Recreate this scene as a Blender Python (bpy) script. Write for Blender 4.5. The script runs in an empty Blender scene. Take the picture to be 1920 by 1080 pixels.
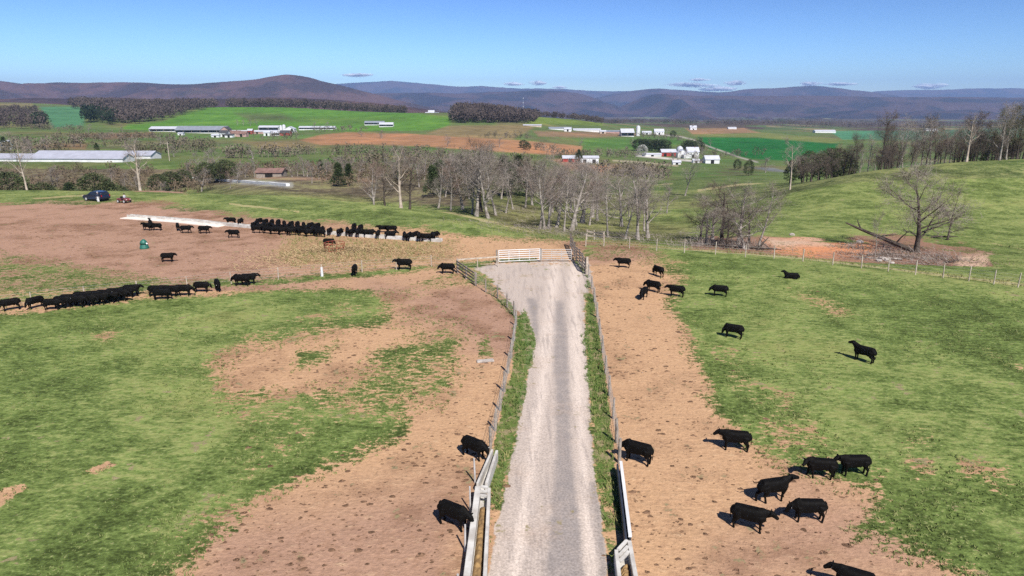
import bpy, bmesh, math, random
import numpy as np
from mathutils import Vector, Matrix

# ------------------------------------------------------------------ camera, sky, sun, exposure
SC = bpy.context.scene
COL = SC.collection
R = math.radians
CAM_H = 16.5
PITCH = R(15.1)
cd = bpy.data.cameras.new('camera'); cam = bpy.data.objects.new('camera', cd); COL.objects.link(cam)
cam.location = (0, 0, CAM_H); cam.rotation_euler = (R(90) - PITCH, 0, 0)
cd.sensor_width = 36; cd.lens = 24.0; cd.clip_start = 0.3; cd.clip_end = 90000
SC.camera = cam
SHADOW = Vector((-0.42, 1.0, 0)).normalized()       # the way shadows fall
SUN_EL = R(47)
sd = bpy.data.lights.new('sun', 'SUN'); sun = bpy.data.objects.new('sun', sd); COL.objects.link(sun)
sd.energy = 4.6; sd.angle = R(0.53); sd.color = (1.0, 0.95, 0.88)
ldir = Vector((SHADOW.x * math.cos(SUN_EL), SHADOW.y * math.cos(SUN_EL), -math.sin(SUN_EL)))
sun.rotation_euler = ldir.to_track_quat('-Z', 'Y').to_euler(); sun.location = (0, -60, 80)
W = bpy.data.worlds.new('World'); SC.world = W; W.use_nodes = True
nt = W.node_tree; nt.nodes.clear()
sky = nt.nodes.new('ShaderNodeTexSky'); sky.sky_type = 'NISHITA'; sky.sun_disc = False
sky.sun_elevation = SUN_EL; sky.sun_rotation = math.atan2(-SHADOW.x, -SHADOW.y)
sky.altitude = 500; sky.air_density = 0.75; sky.dust_density = 0.3; sky.ozone_density = 3.0
gm = nt.nodes.new('ShaderNodeGamma'); gm.inputs['Gamma'].default_value = 1.85
hs = nt.nodes.new('ShaderNodeHueSaturation'); hs.inputs['Saturation'].default_value = .98
bg = nt.nodes.new('ShaderNodeBackground'); bg.inputs['Strength'].default_value = 0.0195
wo = nt.nodes.new('ShaderNodeOutputWorld')
nt.links.new(sky.outputs[0], gm.inputs['Color']); nt.links.new(gm.outputs[0], hs.inputs['Color']); nt.links.new(hs.outputs[0], bg.inputs['Color']); nt.links.new(bg.outputs[0], wo.inputs['Surface'])
SC.view_settings.view_transform = 'Standard'; SC.view_settings.look = 'None'
SC.view_settings.exposure = 0.55; SC.view_settings.gamma = 1.0; SC.view_settings.use_curve_mapping = False
SC.cycles.use_denoising = False
SC.cycles.max_bounces = 5; SC.cycles.diffuse_bounces = 2; SC.cycles.volume_bounces = 1
SC.cycles.transparent_max_bounces = 8; SC.cycles.caustics_reflective = False; SC.cycles.caustics_refractive = False

rng = np.random.default_rng(7); random.seed(7)

# ------------------------------------------------------------------ helpers: camera geometry (the photograph is 1920 x 1080)
CP, SP = math.cos(PITCH), math.sin(PITCH)
def ray(px, py):
    """direction with y = 1 of the line of sight through a pixel"""
    u = (px - 960) / 1280; v = (540 - py) / 1280
    yd = CP + v * SP; zd = -SP + v * CP
    return u / yd, zd / yd
def to_px(x, y, z):
    """pixel of a world point (arrays)"""
    dz = z - CAM_H
    d = y * CP - dz * SP; v = (y * SP + dz * CP) / np.maximum(d, 1e-3)
    return 960 + 1280 * x / np.maximum(d, 1e-3), 540 - 1280 * v

# ------------------------------------------------------------------ terrain: heights along columns of the view
def zp(Y, py):
    return CAM_H + Y * ray(960, py)[1]
FARZ = [(6000, -112), (40000, -112)]
def prof(*a):
    out = [(0, 0.0)]
    for t in a:
        if t[0] == 'p': out.append((t[1], zp(t[1], t[2])))
        else: out.append((t[1], t[2]))
    return out + FARZ
COLS = {
 -300: prof(('z', 135, 0), ('z', 142, -.3), ('z', 200, -14), ('p', 330, 300), ('p', 550, 262), ('p', 800, 242), ('p', 950, 230), ('p', 1300, 205), ('p', 1600, 190), ('z', 2300, -20)),
 60: prof(('z', 133, 0), ('z', 140, -.3), ('z', 195, -13), ('z', 240, -13), ('p', 330, 302), ('p', 550, 262), ('p', 800, 244), ('p', 950, 232), ('p', 1300, 207), ('p', 1600, 190), ('z', 2300, -20)),
 300: prof(('z', 133, 0), ('z', 140, -.3), ('z', 195, -13), ('z', 240, -13), ('p', 330, 303), ('p', 500, 275), ('p', 700, 259), ('p', 850, 251), ('p', 1000, 236), ('p', 1250, 214), ('p', 1450, 202), ('z', 2300, -20)),
 500: prof(('z', 122, 0), ('z', 132, -.6), ('z', 150, -3.6), ('p', 180, 345), ('p', 230, 330), ('p', 330, 309), ('p', 450, 290), ('p', 620, 270), ('p', 780, 256), ('p', 900, 248), ('p', 1050, 236), ('p', 1250, 215), ('p', 1450, 197.5), ('z', 2300, -20)),
 700: prof(('z', 98, 0), ('p', 114, 371), ('z', 124, -3.2), ('z', 145, -6.5), ('p', 200, 345), ('p', 300, 320), ('p', 480, 290), ('p', 620, 271), ('p', 780, 256), ('p', 900, 246), ('p', 1100, 226), ('p', 1350, 209), ('z', 1600, -3), ('z', 2300, -30)),
 880: prof(('z', 84, 0), ('p', 97, 405), ('z', 108, -2.6), ('p', 130, 388), ('p', 165, 366), ('p', 250, 332), ('p', 400, 306), ('p', 480, 294), ('p', 620, 268), ('p', 850, 247), ('p', 1000, 232), ('p', 1200, 204), ('z', 1500, -12), ('z', 2300, -50)),
 1050: prof(('z', 84, 0), ('z', 90, -.8), ('p', 100, 437), ('p', 130, 414), ('p', 170, 388), ('p', 250, 352), ('p', 400, 320), ('p', 560, 301), ('p', 650, 286), ('p', 800, 266), ('p', 950, 252), ('p', 1100, 243), ('p', 1250, 233), ('p', 1400, 218), ('z', 1700, -20), ('z', 2300, -50)),
 1200: prof(('z', 81, 0), ('z', 86, -.7), ('p', 97, 449), ('p', 130, 420), ('p', 170, 390), ('p', 250, 352), ('p', 330, 336), ('p', 450, 319), ('p', 600, 301), ('p', 700, 290), ('p', 850, 271), ('p', 1000, 257), ('p', 1200, 248), ('p', 1500, 241), ('p', 2000, 234), ('z', 3000, -62)),
 1400: prof(('z', 75, 0), ('z', 79, -.6), ('p', 90, 458), ('p', 110, 432), ('p', 140, 400), ('p', 180, 368), ('p', 225, 350), ('p', 300, 336), ('p', 420, 320), ('p', 550, 306), ('p', 700, 291), ('p', 850, 276), ('p', 1050, 260), ('p', 1300, 251), ('p', 1800, 241), ('p', 3000, 230)),
 1600: prof(('z', 70, 0), ('z', 74, -.8), ('p', 86, 472), ('p', 100, 448), ('p', 120, 412), ('p', 145, 362), ('p', 172, 322), ('z', 182, -.9), ('z', 240, -10), ('z', 350, -20), ('z', 600, -33), ('z', 1000, -38), ('z', 3000, -66)),
 1800: prof(('z', 65, 0), ('z', 69, -.7), ('p', 85, 482), ('p', 100, 458), ('p', 125, 408), ('p', 150, 356), ('p', 178, 304.5), ('z', 190, 1.4), ('z', 250, -6), ('z', 350, -18), ('z', 600, -33), ('z', 1000, -38), ('z', 3000, -66)),
 2250: prof(('z', 60, 0), ('z', 64, -.5), ('p', 85, 482), ('p', 100, 458), ('p', 125, 408), ('p', 150, 352), ('z', 180, 4.5), ('z', 195, 4.2), ('z', 250, -4), ('z', 350, -16), ('z', 600, -33), ('z', 1000, -38), ('z', 3000, -66)),
}
NC, NY = 420, 520
GC = np.linspace(-300, 2250, NC)
GL = np.linspace(math.log(20), math.log(40000), NY)
_ck = sorted(COLS)
_tab = np.array([np.interp(np.exp(GL), *zip(*COLS[c])) for c in _ck])
_T = np.array([np.interp(GC, _ck, _tab[:, j]) for j in range(NY)]).T
def _blur(a, s, ax):
    k = np.exp(-0.5 * (np.arange(-3 * s, 3 * s + 1) / s) ** 2); k /= k.sum()
    pad = [(0, 0), (0, 0)]; pad[ax] = (3 * s, 3 * s)
    b = np.pad(a, pad, mode='edge')
    return np.apply_along_axis(lambda v: np.convolve(v, k, 'valid'), ax, b)
_T = _blur(_blur(_T, 9, 0), 2, 1)
_nt = {}
def vnoise(x, y, seed=0):
    """smooth value noise, about -1 .. 1"""
    if seed not in _nt: _nt[seed] = np.random.default_rng(100 + seed).uniform(-1, 1, (256, 256))
    t = _nt[seed]
    xi = np.floor(x).astype(int); yi = np.floor(y).astype(int)
    fx = x - xi; fy = y - yi; fx = fx * fx * (3 - 2 * fx); fy = fy * fy * (3 - 2 * fy)
    a = t[xi & 255, yi & 255]; b = t[(xi + 1) & 255, yi & 255]; c = t[xi & 255, (yi + 1) & 255]; d = t[(xi + 1) & 255, (yi + 1) & 255]
    return (a * (1 - fx) + b * fx) * (1 - fy) + (c * (1 - fx) + d * fx) * fy
def hgt(x, y):
    x = np.asarray(x, float); y = np.asarray(y, float)
    Y = np.maximum(y, 20.0)
    c = 960 + 1280 * 1.01 * x / Y
    # the pixel column depends a little on how far down one looks
    ci = np.clip((c - GC[0]) / (GC[1] - GC[0]), 0, NC - 1.001)
    li = np.clip((np.log(Y) - GL[0]) / (GL[1] - GL[0]), 0, NY - 1.001)
    i = ci.astype(int); j = li.astype(int); fi = ci - i; fj = li - j
    z = (_T[i, j] * (1 - fj) + _T[i, j + 1] * fj) * (1 - fi) + (_T[i + 1, j] * (1 - fj) + _T[i + 1, j + 1] * fj) * fi
    amp = np.clip((Y - 80) / 120, 0, 1)
    z = z + amp * (.22 * vnoise(x / 14, y / 14, 1) + .1 * vnoise(x / 4, y / 4, 2)) + .05 * vnoise(x / 6, y / 6, 3)
    z = z + np.clip((Y - 300) / 500, 0, 1) * (1.0 * vnoise(x / 110, y / 110, 4))
    z = z + np.clip((Y - 1700) / 1500, 0, 1) * 9 * vnoise(x / 700, y / 700, 5)
    return z
_ys = np.concatenate([np.arange(20, 160, .25), np.exp(np.linspace(math.log(160), math.log(20000), 2500))])
def ground(px, py, ymin=20, ymax=20000):
    """first ground point under a pixel, between two distances"""
    u, k = ray(px, py)
    ys = _ys[(_ys >= ymin) & (_ys <= ymax)]
    d = CAM_H + k * ys - hgt(u * ys, ys)
    w = np.nonzero(d <= 0)[0]
    i = w[0] if len(w) else len(ys) - 1
    if i > 0 and len(w):
        t = d[i - 1] / (d[i - 1] - d[i] + 1e-9); y = ys[i - 1] + (ys[i] - ys[i - 1]) * min(max(t, 0), 1)
    else: y = ys[i]
    return Vector((u * y, y, float(hgt(u * y, y))))
def onY(px, Y):
    """ground point in a pixel column at forward distance Y"""
    x = (px - 960) / 1280 * Y
    for _ in range(4):
        z = float(hgt(x, Y)); p, _q = to_px(np.array(x), np.array(float(Y)), np.array(z))
        x += (px - float(p)) / 1280 * Y
    return Vector((x, Y, float(hgt(x, Y))))

# ------------------------------------------------------------------ helpers: meshes, tags
def tag(o, label=None, cat=None, group=None, kind=None):
    if label: o['label'] = label
    if cat: o['category'] = cat
    if group: o['group'] = group
    if kind: o['kind'] = kind
    return o
def empty(name, loc, rz=0, label=None, cat=None, group=None):
    o = bpy.data.objects.new(name, None); COL.objects.link(o); o.location = loc; o.rotation_euler = (0, 0, rz)
    o.empty_display_size = .2
    return tag(o, label, cat, group)
def mesh_np(name, V, F, mat=None, parent=None, smooth=False, mats=None, mi=None):
    """V (n,3) array, F list of equal-length faces (array) or mixed list"""
    me = bpy.data.meshes.new(name)
    if isinstance(F, np.ndarray):
        n = len(F); k = F.shape[1]
        me.vertices.add(len(V)); me.vertices.foreach_set('co', np.asarray(V, np.float32).ravel())
        me.loops.add(n * k); me.loops.foreach_set('vertex_index', F.astype(np.int32).ravel())
        me.polygons.add(n); me.polygons.foreach_set('loop_start', np.arange(0, n * k, k, dtype=np.int32))
        me.update(calc_edges=True)
    else:
        me.from_pydata([tuple(v) for v in V], [], [tuple(f) for f in F]); me.update()
    if smooth: me.polygons.foreach_set('use_smooth', np.ones(len(me.polygons), bool))
    o = bpy.data.objects.new(name, me); COL.objects.link(o)
    if mat: me.materials.append(mat)
    if parent: o.parent = parent
    return o
class MB:
    """collects boxes, tubes and polygons into ONE mesh"""
    def __init__(s): s.v = []; s.f = []
    def add(s, V, F):
        n = len(s.v); s.v += [tuple(v) for v in V]; s.f += [tuple(i + n for i in f) for f in F]; return s
    def box(s, c, d, rz=0, taper=1.0):
        cx, cy, cz = c; hx, hy, hz = d[0] / 2, d[1] / 2, d[2] / 2
        V = []
        for z, t in ((-hz, 1), (hz, taper)):
            for x, y in ((-hx, -hy), (hx, -hy), (hx, hy), (-hx, hy)):
                x *= t; y *= t
                V.append((cx + x * math.cos(rz) - y * math.sin(rz), cy + x * math.sin(rz) + y * math.cos(rz), cz + z))
        return s.add(V, [(3, 2, 1, 0), (4, 5, 6, 7), (0, 1, 5, 4), (1, 2, 6, 5), (2, 3, 7, 6), (3, 0, 4, 7)])
    def tube(s, pts, rad, n=8, up=(0, 0, 1), flat=1.0, cap=True, sq=1.0):
        P = [Vector(p) for p in pts]
        if not hasattr(rad, '__len__'): rad = [rad] * len(P)
        base = len(s.v); up = Vector(up)
        for i, p in enumerate(P):
            t = (P[min(i + 1, len(P) - 1)] - P[max(i - 1, 0)]).normalized()
            a = t.cross(up)
            if a.length < 1e-3: a = t.cross(Vector((1, 0, 0)))
            a.normalize(); b = a.cross(t).normalized()
            r = rad[i]; ra, rb = (r if hasattr(r, '__len__') else (r, r * flat))
            for k in range(n):
                w = 2 * math.pi * k / n
                cw, sw = math.cos(w), math.sin(w); cw = math.copysign(abs(cw) ** sq, cw); sw = math.copysign(abs(sw) ** sq, sw)
                s.v.append(tuple(p + a * (ra * cw) + b * (rb * sw)))
        for i in range(len(P) - 1):
            for k in range(n):
                q = base + i * n; s.f.append((q + k, q + (k + 1) % n, q + n + (k + 1) % n, q + n + k))
        if cap:
            s.f.append(tuple(base + k for k in range(n))[::-1]); s.f.append(tuple(base + (len(P) - 1) * n + k for k in range(n)))
        return s
    def beam(s, a, b, w, h):
        """square bar from a to b: w across, h up"""
        a = Vector(a); b = Vector(b); t = (b - a).normalized(); x = t.cross(Vector((0, 0, 1)))
        if x.length < 1e-3: x = Vector((1, 0, 0))
        x = x.normalized() * w / 2; u = x.cross(t).normalized() * h / 2
        V = [p + i * x + j * u for p in (a, b) for i, j in ((-1, -1), (1, -1), (1, 1), (-1, 1))]
        return s.add(V, [(3, 2, 1, 0), (4, 5, 6, 7), (0, 1, 5, 4), (1, 2, 6, 5), (2, 3, 7, 6), (3, 0, 4, 7)])
    def build(s, name, mat, parent=None, smooth=False, bevel=0):
        o = mesh_np(name, s.v, list(s.f), mat, parent, smooth)
        bm = bmesh.new(); bm.from_mesh(o.data); bmesh.ops.recalc_face_normals(bm, faces=bm.faces)
        if bevel: bmesh.ops.bevel(bm, geom=bm.edges[:], offset=bevel, segments=2, affect='EDGES', clamp_overlap=True)
        bm.to_mesh(o.data); bm.free()
        return o
def fuse(name, mb, mat, voxel, smooth_it=4, parent=None):
    """joins overlapping solids into one continuous skin"""
    o = mb.build(name, mat)
    m = o.modifiers.new('r', 'REMESH'); m.mode = 'VOXEL'; m.voxel_size = voxel; m.use_smooth_shade = True
    s = o.modifiers.new('s', 'SMOOTH'); s.iterations = smooth_it; s.factor = .5
    dg = bpy.context.evaluated_depsgraph_get(); dg.update()
    me = bpy.data.meshes.new_from_object(o.evaluated_get(dg), depsgraph=dg)
    o.modifiers.clear(); old = o.data; o.data = me; bpy.data.meshes.remove(old); me.name = name
    if not me.materials: me.materials.append(mat)
    me.polygons.foreach_set('use_smooth', np.ones(len(me.polygons), bool))
    if parent: o.parent = parent
    return o
def copy_tree(o, parent=None):
    c = o.copy(); COL.objects.link(c); c.parent = parent
    for ch in list(o.children): copy_tree(ch, c)
    return c

# ------------------------------------------------------------------ helpers: materials
def new_mat(name):
    m = bpy.data.materials.new(name); m.use_nodes = True; t = m.node_tree
    return m, t, t.nodes['Principled BSDF']
def N(t, kind, **kw):
    n = t.nodes.new(kind)
    for k, v in kw.items():
        if k in n.inputs: n.inputs[k].default_value = v
        else: setattr(n, k, v)
    return n
def noise(t, scale, detail=4, rough=.55, vec=None, dist=0):
    n = N(t, 'ShaderNodeTexNoise'); n.inputs['Scale'].default_value = scale; n.inputs['Detail'].default_value = detail
    n.inputs['Roughness'].default_value = rough; n.inputs['Distortion'].default_value = dist
    if vec is not None: t.links.new(vec, n.inputs['Vector'])
    return n.outputs['Fac']
def M(t, op, a, b=None, c=None, clamp=False):
    n = t.nodes.new('ShaderNodeMath'); n.operation = op; n.use_clamp = clamp
    for i, q in enumerate((a, b, c)):
        if q is None: continue
        if isinstance(q, (int, float)): n.inputs[i].default_value = q
        else: t.links.new(q, n.inputs[i])
    return n.outputs[0]
def sstep(t, x, lo, hi):
    n = t.nodes.new('ShaderNodeMapRange'); n.interpolation_type = 'SMOOTHSTEP'
    t.links.new(x, n.inputs['Value']); n.inputs['From Min'].default_value = lo; n.inputs['From Max'].default_value = hi
    return n.outputs[0]
def mix(t, f, a, b, mode='MIX'):
    n = t.nodes.new('ShaderNodeMix'); n.data_type = 'RGBA'; n.blend_type = mode
    for s, q in ((n.inputs['Factor'], f), (n.inputs['A'], a), (n.inputs['B'], b)):
        if isinstance(q, (int, float)): s.default_value = q
        elif isinstance(q, tuple): s.default_value = (*q, 1)
        else: t.links.new(q, s)
    return n.outputs['Result']
def simple(name, col, rough=.8, var=.25, scale=3.0, col2=None, metal=0, bump=0, obj_coords=True, spec=.3):
    """a colour broken up by two octaves of grain and wear"""
    m, t, b = new_mat(name)
    tc = N(t, 'ShaderNodeTexCoord').outputs['Object' if obj_coords else 'Generated']
    n1 = noise(t, scale, 6, .6, tc)
    c2 = col2 or tuple(c * (1 - var) for c in col); c1 = col if col2 else tuple(min(c * (1 + var), 1) for c in col)
    t.links.new(mix(t, sstep(t, n1, .35, .65), c1, c2), b.inputs['Base Color'])
    b.inputs['Roughness'].default_value = rough; b.inputs['Metallic'].default_value = metal
    b.inputs['Specular IOR Level'].default_value = spec
    if bump:
        bp = N(t, 'ShaderNodeBump'); bp.inputs['Strength'].default_value = bump; bp.inputs['Distance'].default_value = .02
        t.links.new(noise(t, scale * 6, 4, .6, tc), bp.inputs['Height']); t.links.new(bp.outputs[0], b.inputs['Normal'])
    return m
MT = dict(
 hide=simple('black_hide', (.005, .0045, .0042), .7, .3, 4, spec=.09),
 horn=simple('dark_hoof', (.02, .018, .016), .6),
 tagw=simple('white_plastic', (.8, .8, .75), .4, .05),
 bark=simple('grey_bark', (.38, .34, .3), .9, col2=(.17, .145, .125), scale=2.2, bump=.4, spec=.1),
 barkl=simple('pale_bark', (.5, .42, .34), .9, col2=(.3, .24, .19), scale=1.2, bump=.3, spec=.1),
 barkd=simple('dark_bark', (.1, .08, .065), .9, col2=(.05, .04, .033), scale=2.2, bump=.4, spec=.1),
 twig=simple('grey_brown_twigs', (.31, .265, .23), .9, col2=(.2, .165, .14), scale=.6, spec=.1),
 twigr=simple('reddish_twigs', (.27, .19, .15), .9, col2=(.19, .13, .105), scale=.6, spec=.1),
 twigg=simple('budding_twigs', (.15, .15, .075), .9, col2=(.12, .10, .06), scale=.6, spec=.1),
 needle=simple('evergreen_needles', (.06, .085, .03), .8, col2=(.03, .045, .02), scale=.7, spec=.2),
 needle2=simple('olive_needles', (.085, .105, .04), .8, col2=(.045, .06, .028), scale=.7, spec=.2),
 blossom=simple('white_blossom', (.55, .55, .5), .8, col2=(.3, .3, .26), scale=.8, spec=.2),
 conc=simple('pale_concrete', (.62, .6, .56), .85, col2=(.42, .39, .35), scale=1.3, bump=.2),
 sheet=simple('shade_painted_sheet', (.035, .04, .055), .35, .2, 2, spec=.5), roofl=simple('shaded_metal_roof', (.38, .39, .45), .45, .08, .3, spec=.4),  # both carry painted shade: near-black bunk walls, darker long-barn roofs
 pad=simple('bright_concrete', (.78, .7, .62), .85, .12, .6), twigd=simple('dark_twigs', (.17, .135, .11), .9, col2=(.1, .08, .065), scale=.6, spec=.1),
 wood=simple('weathered_wood', (.36, .31, .26), .85, col2=(.2, .17, .14), scale=3, bump=.3),
 woodl=simple('pale_wood', (.55, .47, .38), .85, col2=(.36, .3, .24), scale=3, bump=.3),
 woodd=simple('dark_wood', (.13, .105, .085), .85, col2=(.07, .055, .045), scale=3, bump=.3),
 galv=simple('galvanised_pipe', (.75, .76, .77), .45, .1, 2, metal=.0, spec=.5),
 galvd=simple('dull_pipe', (.46, .44, .42), .5, .15, 2, spec=.5),
 wire=simple('fence_wire', (.35, .34, .32), .5, .1, spec=.5),
 feed=simple('feed', (.36, .23, .1), .95, col2=(.2, .125, .06), scale=5, bump=.8),
 hay=simple('hay', (.5, .37, .2), .95, col2=(.34, .24, .13), scale=3, bump=.6),
 white=simple('white_siding', (.68, .68, .67), .6, .08, .5),
 roofw=simple('white_metal_roof', (.5, .51, .56), .4, .06, .3, spec=.5),
 roofg=simple('grey_metal_roof', (.22, .24, .28), .5, .1, .3, spec=.5),
 roofd=simple('dark_shingles', (.06, .06, .065), .8, .2, .6),
 roofb=simple('brown_roof', (.2, .12, .1), .8, .2, .6),
 red=simple('red_barn_paint', (.33, .05, .04), .7, .2, .5),
 pink=simple('faded_red_siding', (.42, .27, .24), .7, .15, .5),
 tan=simple('tan_siding', (.5, .4, .32), .7, .15, .5),
 rust=simple('rusty_red_paint', (.4, .07, .04), .6, col2=(.2, .07, .04), scale=2),
 green=simple('green_plastic', (.02, .13, .095), .5, .1, spec=.5),
 dark=simple('dark_void', (.015, .014, .013), .9, .2),
 glass=simple('window_glass', (.02, .025, .03), .08, .1, spec=.8),
 navy=simple('navy_paint', (.012, .018, .045), .2, .1, spec=.7),
 rubber=simple('black_rubber', (.02, .02, .02), .8, .1),
 alloy=simple('wheel_rim', (.5, .5, .5), .3, .1, spec=.6),
 lampr=simple('tail_lamp', (.4, .01, .01), .3, .1), lampw=simple('head_lamp', (.8, .8, .75), .2, .05),
 atv=simple('red_vehicle_paint', (.2, .05, .05), .35, .1, spec=.5),
 skin=simple('skin', (.48, .3, .22), .6, .08), cloth_w=simple('white_cloth', (.75, .75, .74), .9, .08, 6),
 cloth_d=simple('dark_cloth', (.03, .04, .07), .9, .15, 6), cloth_g=simple('light_grey_cloth', (.5, .5, .52), .9, .1, 6),
 stone=simple('pale_stone', (.5, .45, .4), .9, col2=(.3, .26, .23), scale=3, bump=.4),
 clod=simple('dark_dung', (.1, .06, .038), .95, col2=(.2, .12, .075), scale=2, spec=.1),
)

# ------------------------------------------------------------------ ground sheet
def seg_dist(px, py, poly, closed=True):
    P = np.array(poly, float); n = len(P); d = np.full(px.shape, 1e9); ins = np.zeros(px.shape, bool)
    for i in range(n if closed else n - 1):
        a = P[i]; b = P[(i + 1) % n]; ab = b - a; L = (ab ** 2).sum() + 1e-9
        t = np.clip(((px - a[0]) * ab[0] + (py - a[1]) * ab[1]) / L, 0, 1)
        d = np.minimum(d, np.hypot(px - a[0] - t * ab[0], py - a[1] - t * ab[1]))
        if closed:
            c = ((a[1] > py) != (b[1] > py)) & (px < (b[0] - a[0]) * (py - a[1]) / (b[1] - a[1] + 1e-12) + a[0]); ins ^= c
    return d, ins
ang_in = np.linspace(-44, 44, 800); ang = np.radians(np.concatenate([np.linspace(-85, -44.8, 36), ang_in, np.linspace(44.8, 85, 36)]))
C0 = -22.0
rr = [6.0]
while rr[-1] < 34000:
    y = rr[-1] + C0
    st = .9 if y < 18 else (.22 if y < 50 else min(y * y * 7.5e-5 + .03, .014 * y))
    if 60 < y < 200: st = min(st, .62)
    if 160 < y < 3000: st = min(st, max(.0085 * y, .6))
    rr.append(rr[-1] + st)
rr = np.array(rr); NR, NA = len(rr), len(ang)
RR, AA = np.meshgrid(rr, ang, indexing='ij')
GX = RR * np.sin(AA); GY = RR * np.cos(AA) + C0
GZ = hgt(GX, GY)
X = GX.ravel(); Y = GY.ravel(); Z = GZ.ravel()
idx = np.arange(NR * NA).reshape(NR, NA)
F = np.stack([idx[:-1, :-1], idx[:-1, 1:], idx[1:, 1:], idx[1:, :-1]], -1).reshape(-1, 4)[:, ::-1]
PX, PY = to_px(X, Y, Z)
ok = Y > 16
PX = np.where(ok, PX, 960 + X * 60); PY = np.where(ok, PY, 1500)
nv = len(X)
def clip01(a): return np.clip(a, 0, 1)
wob_s = .35 * vnoise(X / 1.2, Y / 1.2, 11) + .65 * vnoise(X / 4, Y / 4, 12)
def poly_mask(poly, f=10, w=0, y0=0, y1=1e9):
    """soft membership of a patch of ground outlined in the photograph; f feather, w waviness, both in pixels"""
    P = np.array(poly, float); lo = P.min(0) - f - w - 2; hi = P.max(0) + f + w + 2
    s = np.nonzero((PX > lo[0]) & (PX < hi[0]) & (PY > lo[1]) & (PY < hi[1]) & (Y >= y0) & (Y <= y1))[0]
    m = np.zeros(nv)
    if len(s):
        d, ins = seg_dist(PX[s], PY[s], poly); sdv = np.where(ins, d, -d) + w * wob_s[s]
        m[s] = clip01(.5 + sdv / (2 * f))
    return m
def line_mask(pts, width, f=3, w=0, y0=0, y1=1e9):
    P = np.array(pts, float); q = width + f + w + 2; lo = P.min(0) - q; hi = P.max(0) + q
    s = np.nonzero((PX > lo[0]) & (PX < hi[0]) & (PY > lo[1]) & (PY < hi[1]) & (Y >= y0) & (Y <= y1))[0]
    m = np.zeros(nv)
    if len(s):
        d, _ = seg_dist(PX[s], PY[s], pts, False); m[s] = clip01(.5 + (width - d + w * wob_s[s]) / (2 * f))
    return m
# --- far and middle fields: the crop colours
G_NEAR = (.14, .195, .052); G_OLIVE = (.105, .135, .04)
fc = np.tile(np.array(G_NEAR), (nv, 1))
def paint(m, col):
    global fc
    fc = fc * (1 - m[:, None]) + np.array(col)[None] * m[:, None]
def far(y0, y1=1e9): return ((Y > y0) & (Y < y1)).astype(float)
hill = clip01((Y - 78) / 12) * clip01((PX - 1150) / 250)
paint(hill, (.15, .2, .055))
lefthill = clip01((Y - 92) / 10) * (PX < 1050)
paint(lefthill, (.145, .195, .055))
paint(far(160), (.1, .14, .045))
n_f = vnoise(X / 60, Y / 90, 21)
paint(far(160) * clip01(n_f * 1.6) * .8, (.15, .14, .06))
n_h = vnoise(X / 35, Y / 60, 24)
paint(far(160) * clip01(n_h * 2 - .3) * .6, (.07, .14, .03))
n_i = vnoise(X / 18, Y / 40, 25)
paint(far(200) * (Y < 1750) * clip01(n_i * 3 - 1.2) * .55, (.12, .1, .06))
paint(far(1750), (.085, .065, .05))
n_g = vnoise(X / 260, Y / 500, 22) + .5 * vnoise(X / 90, Y / 200, 23)
paint(far(1750) * (n_g > .35), (.085, .12, .045))
paint(far(1750) * (n_g > .75), (.2, .17, .09))
paint(poly_mask([(200, 262), (240, 233), (300, 228), (430, 190), (520, 190), (740, 205), (845, 222), (842, 238), (790, 248), (640, 247), (540, 243), (290, 246), (240, 250)], 3, 2, 900, 1800), (.085, .19, .028))
paint(poly_mask([(440, 212), (530, 214), (560, 226), (470, 228)], 4, 3, 900, 1800), (.09, .12, .04))
paint(poly_mask([(560, 218), (760, 224), (700, 232), (560, 232)], 5, 3, 900, 1800) * .5, (.09, .13, .035))
paint(poly_mask([(75, 200), (158, 200), (158, 236), (100, 240)], 2, 2, 700, 1500), (.07, .18, .085))
paint(poly_mask([(-300, 196), (60, 192), (64, 202), (-300, 206)], 2, 1, 1100, 1800), (.17, .15, .07))
paint(poly_mask([(160, 250), (285, 248), (292, 256), (200, 262), (130, 254)], 2, 2, 500, 1100) * .85, (.18, .105, .065))
paint(poly_mask([(90, 268), (165, 270), (160, 279), (30, 278)], 2, 2, 330, 800) * .7, (.25, .13, .08))
paint(poly_mask([(300, 250), (700, 254), (560, 262), (300, 262)], 3, 3, 500, 1100) * .6, (.1, .2, .04))
paint(poly_mask([(560, 263), (600, 253), (650, 248), (760, 251), (920, 258), (1092, 274), (1088, 289), (1040, 291), (930, 284), (800, 275), (690, 271), (600, 272)], 1.5, 1, 350, 1100), (.31, .165, .085))
paint(poly_mask([(440, 265), (560, 263), (600, 272), (500, 280)], 4, 3, 350, 1100) * .6, (.22, .15, .08))
paint(poly_mask([(800, 250), (840, 236), (990, 234), (1000, 240), (960, 262), (850, 256)], 2, 1, 500, 1300), (.2, .155, .075))
paint(poly_mask([(985, 232), (1000, 214), (1130, 226), (1130, 236)], 1.5, 1, 800, 1800), (.13, .18, .035))
paint(poly_mask([(1000, 246), (1190, 247), (1195, 255), (1100, 258), (1010, 256)], 2, 2, 500, 1300) * .85, (.22, .135, .085))
paint(poly_mask([(1080, 262), (1250, 256), (1300, 270), (1200, 282), (1100, 276)], 4, 3, 400, 1300) * .8, (.065, .15, .03))
paint(poly_mask([(1285, 241), (1395, 240), (1425, 249), (1300, 253)], 1.5, 1, 900, 2500), (.27, .165, .09))
paint(poly_mask([(1290, 252), (1430, 250), (1590, 262), (1560, 268), (1420, 261), (1310, 257)], 1.5, 1, 700, 2500), (.15, .17, .05))
paint(poly_mask([(1308, 257), (1420, 258), (1570, 270), (1570, 290), (1480, 302), (1410, 298), (1330, 280)], 1.5, 1, 500, 1700), (.016, .115, .022))
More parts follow.
